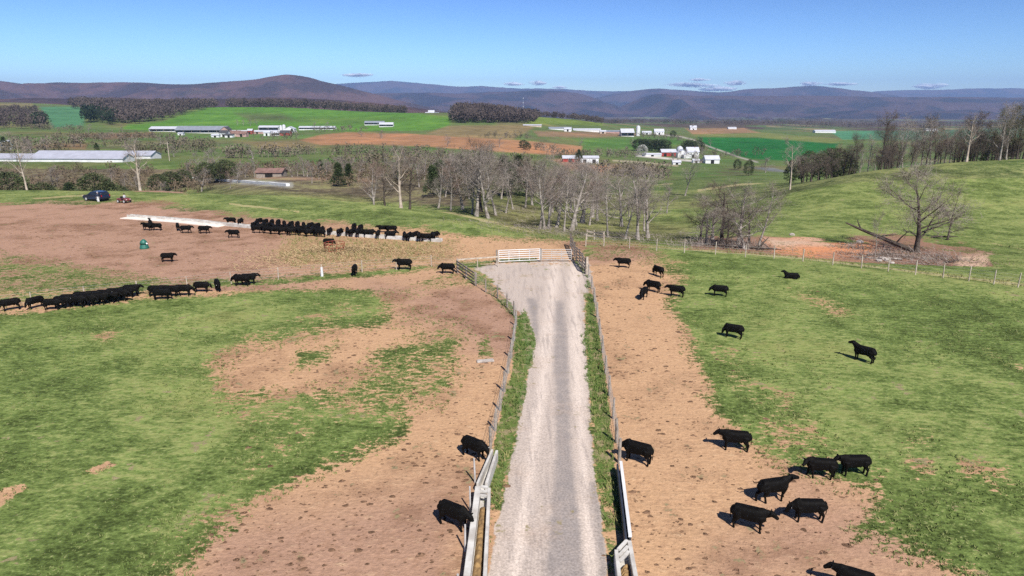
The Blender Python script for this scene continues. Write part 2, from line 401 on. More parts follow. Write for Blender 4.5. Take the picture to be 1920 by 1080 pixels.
paint(poly_mask([(1555, 246), (1668, 245), (1650, 260), (1580, 262)], 1, 1, 900, 3000), (.07, .2, .1))
paint(poly_mask([(1640, 246), (1920, 240), (1920, 262), (1640, 262)], 2, 2, 700, 3000), (.06, .12, .06))
paint(poly_mask([(1035, 300), (1080, 290), (1100, 308), (1165, 310), (1130, 325), (1070, 318)], 3, 3, 300, 800), (.28, .165, .105))
paint(poly_mask([(1130, 308), (1230, 306), (1240, 322), (1140, 326)], 4, 3, 300, 800) * .6, (.2, .14, .07))
paint(line_mask([(1150, 301), (1200, 304), (1270, 311)], 1.3, 1, 0, 300, 900), (.35, .3, .2))
paint(line_mask([(1195, 292), (1250, 297), (1300, 302)], 1.8, 1, 0, 300, 900), (.5, .47, .42))
paint(line_mask([(1230, 252), (1275, 256), (1300, 262), (1330, 275), (1390, 296), (1420, 304)], 1.2, 1, 0, 300, 1800), (.32, .29, .25))
paint(line_mask([(200, 274), (330, 268), (420, 278)], 1.0, 1, 1, 300, 900) * .7, (.26, .22, .13))
paint(poly_mask([(1405, 314), (1450, 315), (1490, 324), (1445, 321)], 1.5, 0, 280, 700), (.17, .18, .18))
paint(poly_mask([(-300, 292), (330, 298), (640, 330), (950, 338), (1010, 420), (860, 392), (640, 366), (420, 352), (-300, 352)], 6, 6, 142, 300), (.13, .105, .07))
paint(poly_mask([(860, 345), (1000, 350), (1010, 430), (960, 425), (890, 400)], 6, 6, 100, 300) * .8, (.11, .13, .045))
paint(line_mask([(480, 334), (650, 336), (700, 338)], 2.5, 2, 1, 150, 300), (.3, .19, .13))
paint(line_mask([(345, 333), (480, 342), (545, 347)], 5, 2, 1, 150, 230), (.3, .29, .27))
# valley floor under the trees
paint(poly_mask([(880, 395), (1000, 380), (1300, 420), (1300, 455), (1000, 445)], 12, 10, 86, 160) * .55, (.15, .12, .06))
# --- near cover masks
dirt = np.zeros(nv); road = np.zeros(nv); lush = np.zeros(nv); straw = np.zeros(nv); clay = np.zeros(nv); grey = np.zeros(nv); pinkd = np.zeros(nv); pebb = np.zeros(nv)
def up(a, m): np.maximum(a, m, out=a)
NEARY = 150
up(dirt, poly_mask([(-900, 400), (0, 384), (60, 377), (150, 378), (250, 380), (330, 388), (440, 402), (600, 418), (830, 434), (950, 444), (1060, 450), (1100, 452), (1100, 500), (855, 497), (700, 512), (500, 533), (300, 540), (200, 520), (120, 508), (0, 500), (-900, 510)], 11, 8, 0, 140))
up(dirt, poly_mask([(230, 353), (380, 350), (440, 357), (420, 362), (300, 362), (240, 358)], 3, 4, 100, 140) * .9)
up(dirt, poly_mask([(-900, 700), (0, 590), (130, 580), (262, 562), (480, 546), (760, 545), (865, 510), (855, 495), (700, 515), (480, 530), (260, 548), (0, 570), (-900, 650)], 11, 7))
up(dirt, poly_mask([(735, 540), (860, 500), (930, 520), (1010, 600), (1010, 680), (1000, 760), (960, 860), (930, 1000), (900, 1400), (150, 1400), (300, 1080), (380, 1030), (440, 960), (470, 920), (540, 890), (660, 835), (735, 800), (765, 758), (820, 742), (850, 700), (868, 620), (780, 608), (700, 606), (725, 570)], 42, 30))
up(dirt, poly_mask([(408, 692), (470, 650), (545, 622), (640, 603), (800, 585), (872, 612), (790, 640), (700, 680), (640, 735), (540, 742), (438, 738)], 34, 24))
g = poly_mask([(540, 560), (760, 560), (900, 585), (920, 640), (760, 640), (700, 600), (560, 590)], 20, 15); dirt *= 1 - .0 * g
dirt -= .15 * poly_mask([(700, 560), (860, 560), (900, 600), (780, 630), (700, 610)], 25, 20)
dirt -= .55 * poly_mask([(560, 660), (640, 640), (620, 680), (540, 700)], 12, 12)
dirt -= .5 * poly_mask([(898, 640), (915, 630), (925, 670), (900, 668)], 6, 4)
dirt -= .22 * poly_mask([(430, 760), (700, 760), (560, 900), (440, 990)], 40, 25)
dirt -= .4 * poly_mask([(0, 470), (140, 490), (300, 520), (500, 516), (840, 497), (700, 512), (480, 535), (200, 535), (0, 520)], 7, 6)
up(dirt, poly_mask([(1060, 470), (1185, 466), (1232, 488), (1262, 520), (1278, 560), (1300, 610), (1322, 690), (1362, 760), (1392, 820), (1440, 862), (1520, 885), (1650, 900), (1650, 950), (1610, 990), (1700, 1030), (1850, 1120), (2000, 1400), (1190, 1400), (1120, 930), (1090, 780), (1070, 640), (1060, 540)], 42, 30))
dirt -= .45 * poly_mask([(1250, 570), (1310, 560), (1400, 700), (1370, 770), (1310, 650)], 22, 15)
up(dirt, poly_mask([(142, 886), (200, 862), (228, 868), (178, 892)], 5, 6) * .9)
up(dirt, poly_mask([(-60, 935), (45, 905), (58, 915), (0, 948), (-60, 980)], 6, 6) * .75)
for q in ([(1480, 545), (1560, 565), (1600, 590), (1560, 590)], [(1700, 855), (1745, 860), (1740, 905), (1705, 895)], [(1790, 855), (1900, 870), (1890, 905), (1810, 890)], [(1640, 790), (1760, 800), (1760, 840), (1700, 840)], [(1840, 895), (1900, 910), (1860, 930)], [(150, 620), (230, 612), (200, 640)], [(1850, 660), (1990, 700), (1990, 730), (1880, 700)]):
    up(dirt, poly_mask(q, 22, 20) * .5)
up(dirt, poly_mask([(540, 760), (600, 700), (700, 640), (790, 610), (880, 600), (880, 680), (830, 760), (700, 790)], 35, 30) * .47)
up(dirt, poly_mask([(400, 740), (700, 745), (740, 800), (560, 880), (430, 960), (300, 1080), (200, 1080), (420, 900)], 60, 40) * .30)
up(dirt, poly_mask([(1290, 600), (1450, 700), (1600, 860), (1750, 1000), (1900, 1100), (1700, 1100), (1400, 860)], 60, 50) * .38)
up(dirt, poly_mask([(520, 545), (760, 545), (740, 610), (600, 610)], 30, 20) * .30)
up(dirt, poly_mask([(700, 545), (880, 540), (930, 620), (880, 660), (800, 620), (720, 620)], 30, 20) * .72)
up(dirt, poly_mask([(-900, 470), (0, 480), (200, 500), (330, 540), (200, 560), (0, 575), (-900, 640)], 25, 20, 0, 130) * .5)
up(clay, poly_mask([(1560, 440), (1700, 430), (1860, 470), (1850, 510), (1700, 500)], 14, 14, 76, 130) * .62)
dirt = clip01(dirt)
fc *= 1.0
LANE = [(912, 1400), (918, 1080), (945, 930), (976, 745), (992, 650), (978, 585), (955, 560), (900, 512), (880, 497), (1100, 494), (1108, 520), (1098, 560), (1097, 640), (1106, 740), (1118, 900), (1135, 1080), (1150, 1400)]
up(road, poly_mask(LANE, 12, 10))
up(road, poly_mask([(1030, 470), (1075, 470), (1090, 500), (1010, 500)], 4, 3) * .5)
bunk_px = [(240, 404), (425, 417)]
up(grey, poly_mask([(1032, 560), (1062, 560), (1070, 740), (1080, 900), (1098, 1080), (1100, 1400), (1010, 1400), (1020, 1080), (1036, 900), (1040, 740)], 9, 5) * .75)
up(grey, poly_mask([(985, 555), (1012, 560), (1010, 640), (998, 620)], 8, 5) * .8)
up(grey, poly_mask([(900, 495), (1030, 495), (1020, 512), (960, 515)], 8, 6) * .35)
up(grey, poly_mask([(1098, 900), (1120, 900), (1140, 1080), (1150, 1400), (1120, 1400)], 6, 5) * .7)
up(grey, line_mask([(970, 1400), (985, 1080), (1005, 930)], 4, 5, 2) * .45)
up(lush, poly_mask([(985, 585), (1002, 640), (992, 700), (980, 760), (960, 850), (935, 950), (915, 950), (915, 900), (925, 830), (945, 745), (965, 660), (970, 600)], 4, 5))
up(lush, poly_mask([(1098, 552), (1112, 552), (1130, 680), (1145, 780), (1160, 900), (1172, 1010), (1152, 1090), (1135, 1010), (1118, 900), (1106, 740), (1098, 640)], 4, 5))
lush -= .35 * poly_mask([(1115, 900), (1150, 900), (1160, 1080), (1130, 1080)], 8, 8)
up(lush, poly_mask([(862, 502), (890, 520), (960, 590), (972, 600), (965, 580), (900, 508)], 3, 5) * .6)
up(lush, line_mask([(862, 497), (935, 489), (1005, 487)], 2.5, 2, 2) * .9)
up(lush, line_mask([(1080, 487), (1098, 510), (1106, 540)], 4, 3, 2) * .6)
up(lush, poly_mask([(700, 372), (770, 379), (860, 396), (940, 415), (850, 398)], 3, 3, 88, 150) * .8)
up(lush, line_mask([(960, 432), (1010, 440), (1060, 446)], 5, 4, 3, 70, 100) * .7)
lush = clip01(lush)
up(straw, line_mask([(640, 366), (740, 380), (850, 400), (920, 416), (1000, 436)], 2.2, 2, 1, 84, 125))
up(straw, line_mask([(430, 382), (560, 397)], 1.6, 2, 2, 84, 140) * .8)
up(straw, line_mask([(60, 350), (240, 352), (500, 356), (640, 362)], 2.5, 2, 3, 100, 140) * .8)
up(straw, line_mask([(60, 372), (150, 366), (240, 366)], 2.5, 3, 4, 100, 140) * .6)
up(straw, poly_mask([(500, 470), (560, 432), (720, 445), (860, 450), (860, 480), (720, 500), (560, 500)], 14, 12) * .85)
up(straw, line_mask([(1098, 451), (1160, 458), (1250, 464), (1400, 476), (1500, 484), (1600, 496), (1700, 508), (1800, 520), (1930, 536), (2200, 575)], 2.2, 2, 2, 55, 95) * .9)
up(straw, line_mask([(1310, 357), (1350, 351), (1440, 340), (1460, 337)], 2.2, 1.6, 1.5, 180, 260) * .9)
up(straw, line_mask([(1200, 350), (1262, 344)], 1.4, 1.5, 1, 200, 300) * .7)
up(straw, line_mask([(1560, 392), (1620, 402), (1690, 410)], 1.2, 2, 1, 100, 170) * .6)
up(straw, line_mask([(1800, 440), (1870, 458), (1930, 470)], 1.5, 2, 1, 80, 140) * .6)
up(straw, poly_mask([(1860, 318), (1920, 312), (2050, 320), (1950, 335), (1880, 328)], 6, 8, 130, 200) * .42)
up(clay, poly_mask([(1285, 468), (1330, 440), (1400, 442), (1450, 438), (1560, 450), (1640, 455), (1700, 460), (1840, 475), (1862, 500), (1850, 520), (1720, 512), (1600, 495), (1500, 480), (1400, 472)], 6, 8, 76, 135) * .9)
orange = poly_mask([(1430, 447), (1500, 442), (1570, 450), (1640, 460), (1640, 482), (1560, 482), (1460, 472)], 8, 8, 70, 135)
pale = 0 + poly_mask([(1430, 445), (1540, 448), (1560, 460), (1450, 462)], 6, 6, 76, 130) + poly_mask([(1800, 480), (1860, 478), (1840, 512), (1780, 512)], 6, 6, 70, 130)
pinkd = clip01((700 - PX) / 300 + .25) * (PY < 545) + .0
pinkd = clip01(pinkd + clip01((1250 - PX) / 120) * (PX > 1100) * clip01((500 - PY) / 30) + .5 * poly_mask([(860, 560), (960, 600), (950, 650), (900, 620), (840, 560)], 30, 20) + 1.0 * poly_mask([(700, 545), (900, 530), (975, 600), (965, 660), (900, 650), (800, 600)], 40, 30) + .9 * poly_mask([(1060, 455), (1240, 460), (1250, 480), (1100, 490)], 8, 8) + .8 * poly_mask([(1500, 900), (1700, 960), (1750, 1100), (1300, 1100)], 60, 40) + .9 * poly_mask([(400, 980), (870, 900), (860, 1400), (200, 1400)], 60, 20))
me_ground = mesh_np('ground', np.stack([X, Y, Z], 1), F, smooth=True)
def attr(name, a):
    c = np.ones((nv, 4), np.float32); c[:, :a.shape[1]] = a
    at = me_ground.data.attributes.new(name, 'FLOAT_COLOR', 'POINT'); at.data.foreach_set('color', c.ravel())
for q in ([(1040, 500), (1034, 560), (1014, 740), (988, 930), (966, 1080), (930, 1400)], [(1078, 500), (1076, 560), (1085, 740), (1098, 930), (1112, 1080), (1135, 1400)]): up(pale, line_mask(q, 9, 7, 5))
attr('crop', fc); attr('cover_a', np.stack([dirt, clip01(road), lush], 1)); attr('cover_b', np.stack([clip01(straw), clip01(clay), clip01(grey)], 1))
attr('cover_c', np.stack([clip01(orange), clip01(pale), clip01(pinkd)], 1))
tag(me_ground, 'rolling pasture and farmland ground', None, None, 'structure')
def ground_material():
    m, t, b = new_mat('pasture_ground'); L = t.links
    def A(n):
        a = N(t, 'ShaderNodeAttribute'); a.attribute_name = n; s = N(t, 'ShaderNodeSeparateColor'); L.new(a.outputs['Color'], s.inputs[0]); return a.outputs['Color'], s.outputs
    crop, _ = A('crop'); _, a = A('cover_a'); _, bb = A('cover_b'); _, cc = A('cover_c')
    P = N(t, 'ShaderNodeNewGeometry').outputs['Position']
    n05 = noise(t, 5.0, 5, .65, P); n1 = noise(t, 1.3, 6, .65, P); n2 = noise(t, .33, 6, .62, P); n3 = noise(t, .07, 5, .6, P); n4 = noise(t, .012, 6, .65, P, .5)
    nst = N(t, 'ShaderNodeMapping'); nst.inputs['Scale'].default_value = (.8, 1.6, 1); nst.inputs['Rotation'].default_value = (0, 0, .35); L.new(P, nst.inputs['Vector'])
    nstr = noise(t, 1.7, 6, .72, nst.outputs[0])
    def rag(x, w=.9, lo=.38, hi=.62, nn=None, k=None):
        s = M(t, 'ADD', M(t, 'MULTIPLY', M(t, 'SUBTRACT', nn or n1, .5), w * 1.2), M(t, 'MULTIPLY', M(t, 'SUBTRACT', k or n2, .5), w))
        return sstep(t, M(t, 'ADD', x, s), lo, hi)
    # grass: clumps, worn yellow flecks, lighter and deeper patches
    v = M(t, 'ADD', M(t, 'MULTIPLY', nstr, .75), M(t, 'ADD', M(t, 'MULTIPLY', n2, .6), M(t, 'ADD', M(t, 'MULTIPLY', n3, .55), M(t, 'MULTIPLY', n05, .6))))
    vv = M(t, 'ADD', M(t, 'MULTIPLY', M(t, 'SUBTRACT', v, 1.25), 3.3), .95)
    grass = mix(t, 1.0, crop, M(t, 'MAXIMUM', vv, .35), 'MULTIPLY')
    dry = sstep(t, M(t, 'ADD', M(t, 'MULTIPLY', nstr, .5), M(t, 'ADD', M(t, 'MULTIPLY', n2, .3), M(t, 'MULTIPLY', n3, .45))), .60, .76)
    grass = mix(t, M(t, 'MULTIPLY', dry, .72), grass, (.33, .30, .13))
    grass = mix(t, M(t, 'MULTIPLY', sstep(t, n05, .6, .68), .5), grass, (.42, .38, .2))
    grass = mix(t, M(t, 'MULTIPLY', sstep(t, M(t, 'ADD', M(t, 'MULTIPLY', n3, .7), M(t, 'MULTIPLY', n1, .3)), .54, .66), .4), grass, (.22, .2, .075))
    deep = sstep(t, M(t, 'ADD', M(t, 'MULTIPLY', n3, .6), M(t, 'MULTIPLY', n2, .4)), .5, .62)
    grass = mix(t, M(t, 'MULTIPLY', deep, .22), grass, mix(t, 1.0, grass, (.62, .98, .5), 'MULTIPLY'))
    far = N(t, 'ShaderNodeSeparateXYZ'); L.new(P, far.inputs[0])
    isfar = sstep(t, far.outputs['Y'], 150, 420)
    fg = mix(t, 1.0, crop, M(t, 'ADD', M(t, 'MULTIPLY', M(t, 'ADD', M(t, 'MULTIPLY', n4, 1.0), M(t, 'MULTIPLY', n3, .9)), 1.3), -.2), 'MULTIPLY')
    fg = mix(t, M(t, 'MULTIPLY', sstep(t, n4, .5, .7), .35), fg, mix(t, 1.0, fg, (1.5, 1.05, .8), 'MULTIPLY'))
    grass = mix(t, isfar, grass, fg)
    # straw
    sv = M(t, 'ADD', M(t, 'MULTIPLY', n05, .7), .6)
    grass = mix(t, M(t, 'MULTIPLY', rag(bb[0], .55), .85), grass, mix(t, 1.0, (.40, .35, .17), sv, 'MULTIPLY'))
    # bare trampled earth: tan crust, darker churned patches, hoof pocks
    d1 = mix(t, cc[2], (.50, .31, .178), (.375, .228, .158))
    dv = sstep(t, M(t, 'ADD', M(t, 'MULTIPLY', n3, .5), M(t, 'MULTIPLY', n2, .5)), .46, .62)
    d2 = mix(t, M(t, 'MULTIPLY', dv, M(t, 'ADD', M(t, 'MULTIPLY', cc[2], .35), .5)), d1, (.2, .108, .065))
    d2 = mix(t, M(t, 'MULTIPLY', sstep(t, nstr, .55, .72), .6), d2, (.6, .42, .26))
    d2 = mix(t, M(t, 'MULTIPLY', sstep(t, n1, .5, .66), .45), d2, (.24, .135, .08))
    vf = N(t, 'ShaderNodeTexVoronoi'); vf.inputs['Scale'].default_value = 5.5; L.new(P, vf.inputs['Vector']); d2 = mix(t, M(t, 'MULTIPLY', sstep(t, M(t, 'SUBTRACT', M(t, 'MULTIPLY', n2, .5), vf.outputs['Distance']), .08, .16), .6), d2, (.13, .07, .042))
    voro = N(t, 'ShaderNodeTexVoronoi'); voro.inputs['Scale'].default_value = 2.4; voro.inputs['Randomness'].default_value = 1
    wv = N(t, 'ShaderNodeVectorMath', operation='ADD'); L.new(P, wv.inputs[0])
    nz = N(t, 'ShaderNodeTexNoise'); nz.inputs['Scale'].default_value = 3; L.new(P, nz.inputs['Vector']); sc2 = N(t, 'ShaderNodeVectorMath', operation='SCALE'); sc2.inputs['Scale'].default_value = .5; L.new(nz.outputs['Color'], sc2.inputs[0]); L.new(sc2.outputs[0], wv.inputs[1])
    L.new(wv.outputs[0], voro.inputs['Vector'])
    sz = M(t, 'MULTIPLY', M(t, 'SUBTRACT', M(t, 'ADD', M(t, 'MULTIPLY', n3, .5), M(t, 'MULTIPLY', n2, .5)), .44), 1.5)
    pock = sstep(t, M(t, 'SUBTRACT', M(t, 'ADD', sz, .08), voro.outputs['Distance']), 0, .06)
    d2 = mix(t, M(t, 'MULTIPLY', pock, .62), d2, (.12, .062, .036))
    d2 = mix(t, 1.0, d2, M(t, 'ADD', M(t, 'MULTIPLY', n05, .8), M(t, 'ADD', M(t, 'MULTIPLY', n1, .5), .35)), 'MULTIPLY')
    kk = M(t, 'ADD', M(t, 'MULTIPLY', n2, .6), M(t, 'MULTIPLY', n3, .4)); amp = M(t, 'ADD', M(t, 'MULTIPLY', M(t, 'MULTIPLY', a[0], M(t, 'SUBTRACT', 1.0, a[0])), 4.4), .12)
    nn_ = M(t, 'ADD', M(t, 'MULTIPLY', M(t, 'SUBTRACT', nstr, .5), 1.9), M(t, 'ADD', M(t, 'MULTIPLY', M(t, 'SUBTRACT', kk, .5), 2.0), M(t, 'MULTIPLY', M(t, 'SUBTRACT', n05, .5), .9)))
    col = mix(t, sstep(t, M(t, 'ADD', a[0], M(t, 'MULTIPLY', nn_, amp)), .4, .6), grass, d2)
    # hay scattered over the yard
    hayf = M(t, 'MULTIPLY', M(t, 'MULTIPLY', rag(bb[0], .6), a[0]), .75)
    col = mix(t, hayf, col, mix(t, n1, (.46, .32, .17), (.25, .15, .08)))
    # cut bank of red clay, leaf litter around it
    cl = mix(t, cc[0], (.27, .155, .105), (.62, .27, .13)); cl = mix(t, cc[1], cl, (.55, .38, .27))
    cl = mix(t, M(t, 'MULTIPLY', sstep(t, n1, .5, .68), .6), cl, (.15, .075, .055))
    col = mix(t, rag(bb[1], .8), col, mix(t, 1.0, cl, M(t, 'ADD', n05, .5), 'MULTIPLY'))
    # gravel lane
    g1 = mix(t, M(t, 'MULTIPLY', sstep(t, M(t, 'ADD', bb[2], M(t, 'MULTIPLY', M(t, 'SUBTRACT', n1, .5), .9)), .2, .9), .75), (.47, .395, .34), (.215, .195, .19))
    mp = N(t, 'ShaderNodeMapping'); mp.inputs['Scale'].default_value = (2.2, .16, 1); L.new(P, mp.inputs['Vector'])
    g1 = mix(t, M(t, 'MULTIPLY', cc[1], .75), g1, (.66, .56, .48))
    strk = noise(t, 1.3, 6, .68, mp.outputs[0])
    g1 = mix(t, M(t, 'MULTIPLY', sstep(t, strk, .47, .68), .7), g1, (.33, .28, .25))
    g1 = mix(t, M(t, 'MULTIPLY', sstep(t, n2, .52, .72), .35), g1, (.42, .30, .22))
    peb = noise(t, 11, 3, .7, P)
    g1 = mix(t, 1.0, g1, M(t, 'ADD', M(t, 'MULTIPLY', peb, 1.5), .25), 'MULTIPLY')
    col = mix(t, rag(a[1], 1.0, .4, .6), col, g1)
    lg = mix(t, n1, (.06, .12, .022), (.12, .185, .045)); lg = mix(t, M(t, 'MULTIPLY', sstep(t, n05, .53, .66), .7), lg, (.30, .25, .12)); lg = mix(t, M(t, 'MULTIPLY', sstep(t, n1, .52, .6), .7), lg, (.34, .25, .16))
    col = mix(t, M(t, 'MULTIPLY', rag(a[2], 2.2, .4, .6), .92), col, lg)
    L.new(col, b.inputs['Base Color']); b.inputs['Roughness'].default_value = .95; b.inputs['Specular IOR Level'].default_value = .08
    bp = N(t, 'ShaderNodeBump'); bp.inputs['Strength'].default_value = .8; bp.inputs['Distance'].default_value = .16
    hh = M(t, 'ADD', M(t, 'MULTIPLY', nstr, .6), M(t, 'ADD', M(t, 'MULTIPLY', n05, .35), M(t, 'MULTIPLY', pock, M(t, 'MULTIPLY', a[0], -.35))))
    hh = M(t, 'MULTIPLY', hh, M(t, 'SUBTRACT', 1.0, M(t, 'MULTIPLY', a[1], .75)))
    L.new(hh, bp.inputs['Height']); L.new(bp.outputs[0], b.inputs['Normal'])
    return m
me_ground.data.materials.append(ground_material())

# ------------------------------------------------------------------ mountains and foothills
def forest_hill_mat(name, c1, c2, c3, sc):
    m, t, b = new_mat(name); P = N(t, 'ShaderNodeNewGeometry').outputs['Position']
    n1 = noise(t, sc, 7, .62, P); n2 = noise(t, sc * 14, 3, .7, P)
    c = mix(t, sstep(t, n1, .44, .58), c1, c2); c = mix(t, M(t, 'MULTIPLY', sstep(t, noise(t, sc * .6, 6, .6, P, .4), .58, .68), .6), c, c3)
    c = mix(t, 1.0, c, M(t, 'ADD', M(t, 'MULTIPLY', n2, 1.1), .45), 'MULTIPLY')
    t.links.new(c, b.inputs['Base Color']); b.inputs['Roughness'].default_value = 1; b.inputs['Specular IOR Level'].default_value = 0
    bp = N(t, 'ShaderNodeBump'); bp.inputs['Strength'].default_value = 1; bp.inputs['Distance'].default_value = 12
    t.links.new(n2, bp.inputs['Height']); t.links.new(bp.outputs[0], b.inputs['Normal'])
    return m
def ridge(name, label, Yr, front, back, outline, mat, rough, seed, base=-140, nx=520, ny=70):
    xs = np.array([p for p, _ in outline]); zs = np.array([CAM_H + Yr * ray(960, q)[1] for _, q in outline])
    px = np.linspace(-700, 2700, nx); top = np.interp(px, xs, zs)
    k = np.exp(-.5 * (np.arange(-6, 7) / 2.2) ** 2); k /= k.sum(); top = np.convolve(np.pad(top, 6, mode='edge'), k, 'valid')
    tt = np.linspace(-1, 1, ny)
    T2, P2 = np.meshgrid(tt, px, indexing='ij'); TOP = np.tile(top, (ny, 1))
    yy = Yr + np.where(T2 < 0, T2 * front, T2 * back)
    xx = (P2 - 960) / 1280 / 1.005 * Yr * (1 + .0 * T2)
    s = 1 - np.abs(T2); prof_ = s * s * (3 - 2 * s) * .55 + s * .45
    wl = front / 2.6
    spur = np.abs(vnoise(xx / wl, yy / (wl * 2.2), seed)) + .5 * np.abs(vnoise(xx / wl * 2.3, yy / wl * 1.3, seed + 1)) + .22 * vnoise(xx / wl * 6, yy / wl * 5, seed + 2)
    H = base + (TOP - base) * prof_
    H -= rough * (TOP - base) * (spur - .1) * np.clip(4 * s * (1 - s), 0, 1)
    H += (TOP - base) * .012 * vnoise(xx / wl * 9, yy / wl * 9, seed + 3) * (s > .02)
    i = np.arange(nx * ny).reshape(ny, nx)
    Fc = np.stack([i[:-1, :-1], i[:-1, 1:], i[1:, 1:], i[1:, :-1]], -1).reshape(-1, 4)
    o = mesh_np(name, np.stack([xx, yy, H], -1).reshape(-1, 3), Fc, mat, smooth=True)
    return tag(o, label, None, None, 'structure')
mm1 = forest_hill_mat('leafless_forest', (.105, .06, .055), (.05, .033, .034), (.025, .033, .022), .0022)
mm2 = forest_hill_mat('distant_forest', (.075, .045, .045), (.028, .022, .028), (.02, .026, .02), .0014)
foot = [(-700, 188), (-300, 186), (0, 187), (100, 183), (150, 185), (240, 182), (300, 186), (380, 184), (450, 184), (540, 182), (640, 186), (740, 196), (800, 204), (860, 214), (960, 226), (1100, 233), (2700, 240)]
ridge('foothills', 'low wooded foothills behind the green hill', 3000, 900, 900, foot, mm1, .12, 40, base=-90)
near = [(-700, 152), (-300, 150), (0, 147), (30, 149), (60, 153), (90, 159), (130, 154), (160, 154), (200, 153), (280, 152), (330, 156), (380, 159), (410, 155), (450, 152), (500, 147), (530, 141), (555, 137.5), (580, 140), (610, 149), (640, 156), (680, 167), (710, 175), (760, 188), (820, 203), (900, 222), (1000, 232), (2700, 236)]
ridge('mountains', 'near leafless mountain ridge with a rounded summit', 6000, 2200, 2000, near, mm1, .6, 50)
midr = [(-700, 200), (400, 200), (560, 186), (640, 181), (720, 174), (780, 173), (850, 175), (960, 170), (1000, 168), (1050, 170), (1090, 176), (1120, 186), (1150, 203), (1190, 220), (1240, 232), (2700, 240)]
ridge('mountains', 'middle mountain ridge falling to the notch right of centre', 9500, 3200, 2200, midr, mm2, .7, 60)
midq = [(-700, 240), (1040, 234), (1100, 222), (1150, 205), (1185, 186), (1220, 173.5), (1260, 178), (1340, 178), (1400, 179), (1500, 178), (1600, 181), (1750, 181), (1920, 183), (2700, 186)]
ridge('mountains', 'long right-hand mountain ridge rising from the notch', 8400, 3000, 2200, midq, mm2, .7, 65)
mid2 = [(-700, 215), (1040, 205), (1130, 178), (1170, 170), (1220, 165), (1290, 170), (1350, 172), (1380, 166), (1440, 164), (1470, 161), (1500, 160), (1540, 163), (1600, 171), (1650, 178), (1700, 188), (2700, 200)]
ridge('mountains', 'blue mountain ridge behind the middle ridge', 12500, 2500, 2000, mid2, mm2, .55, 70)
farr = [(-700, 190), (560, 168), (610, 160), (650, 156.5), (700, 153), (740, 150), (790, 155), (870, 163), (905, 160), (960, 165), (1040, 166), (1120, 171), (1200, 170), (1300, 173), (1600, 173), (1630, 169.5), (1660, 168.5), (1750, 168), (1780, 166), (1800, 165), (1880, 165), (1920, 168), (2300, 169), (2700, 172)]
ridge('mountains', 'far blue mountain ridge on the skyline', 17000, 2800, 2500, farr, mm2, .2, 80)
# ------------------------------------------------------------------ haze
hz = MB().box((0, 10500, 305), (46000, 26000, 990)).build('haze', None)
hm = bpy.data.materials.new('thin_air'); hm.use_nodes = True; ht = hm.node_tree; ht.nodes.clear()
pv = ht.nodes.new('ShaderNodeVolumePrincipled'); pv.inputs['Color'].default_value = (.38, .58, 1.0, 1); pv.inputs['Density'].default_value = 5.0e-5; pv.inputs['Anisotropy'].default_value = 0.0
ho = ht.nodes.new('ShaderNodeOutputMaterial'); ht.links.new(pv.outputs[0], ho.inputs['Volume']); hz.data.materials.append(hm)
tag(hz, 'thin blue haze over the valley', None, None, 'stuff')
# ------------------------------------------------------------------ clouds, beyond the haze
cm, ct, cb = new_mat('thin_cloud'); lw = N(ct, 'ShaderNodeLayerWeight'); lw.inputs['Blend'].default_value = .35
tr = N(ct, 'ShaderNodeBsdfTransparent'); df = N(ct, 'ShaderNodeBsdfDiffuse'); df.inputs['Color'].default_value = (.9, .92, .95, 1); ms = N(ct, 'ShaderNodeMixShader')
cp = noise(ct, .0022, 6, .65, N(ct, 'ShaderNodeNewGeometry').outputs['Position'])
al = M(ct, 'MULTIPLY', M(ct, 'SUBTRACT', 1.0, sstep(ct, lw.outputs['Facing'], .25, .9)), sstep(ct, cp, .36, .58))
al = M(ct, 'MULTIPLY', al, .5)
ct.links.new(al, ms.inputs[0]); ct.links.new(tr.outputs[0], ms.inputs[1]); ct.links.new(df.outputs[0], ms.inputs[2]); ct.links.new(ms.outputs[0], ct.nodes['Material Output'].inputs['Surface'])
for i, (px, py, w, h, lab) in enumerate([(670, 141, 52, 7, 'small grey cloud right of the summit, leftmost in the sky'), (963, 157.5, 34, 6, 'faint flat cloud just left of a darker puff above the middle ridge'),
        (1008, 156, 28, 8, 'small dark puff of cloud above the middle of the range'), (1050, 164, 26, 4, 'faintest sliver of cloud touching the mid skyline'),
        (1310, 149.5, 34, 5, 'short cloud floating highest above the right ridge'), (1298, 160, 84, 10, 'widest flat cloud low over the right ridge'),
        (1380, 156.5, 34, 9, 'rounded cloud beside the widest flat cloud'), (1345, 167, 60, 9, 'pale cloud bank tucked behind the ridge saddle'),
        (1518, 158, 34, 9, 'cloud sitting on the highest part of the right ridge'), (1575, 158, 50, 6, 'thin streak of cloud trailing right of the high ridge'),
        (1745, 162, 52, 10, 'rightmost cloud above the flat far ridge')]):
    Yc = 27000.0; u, k = ray(px, py); c = Vector((u * Yc, Yc, CAM_H + k * Yc)); s = Yc / 1280
    r2 = random.Random(i); bm = bmesh.new()
    for j in range(7):
        t_ = (j + .5) / 7 * 2 - 1; e = (1 - t_ * t_) ** .5
        mt = Matrix.Translation((c.x + t_ * w * .36 * s, c.y + r2.uniform(-300, 300), c.z + r2.uniform(-.12, .2) * h * s)) @ Matrix.Diagonal((w * .3 * s, w * .3 * s, h * .5 * e * s + 15, 1))
        bmesh.ops.create_icosphere(bm, subdivisions=3, radius=1, matrix=mt)
    m_ = bpy.data.meshes.new('cloud'); bm.to_mesh(m_); bm.free(); m_.materials.append(cm); m_.polygons.foreach_set('use_smooth', np.ones(len(m_.polygons), bool))
    o = bpy.data.objects.new('cloud', m_); COL.objects.link(o); tag(o, lab, 'cloud', 'clouds over the mountains')

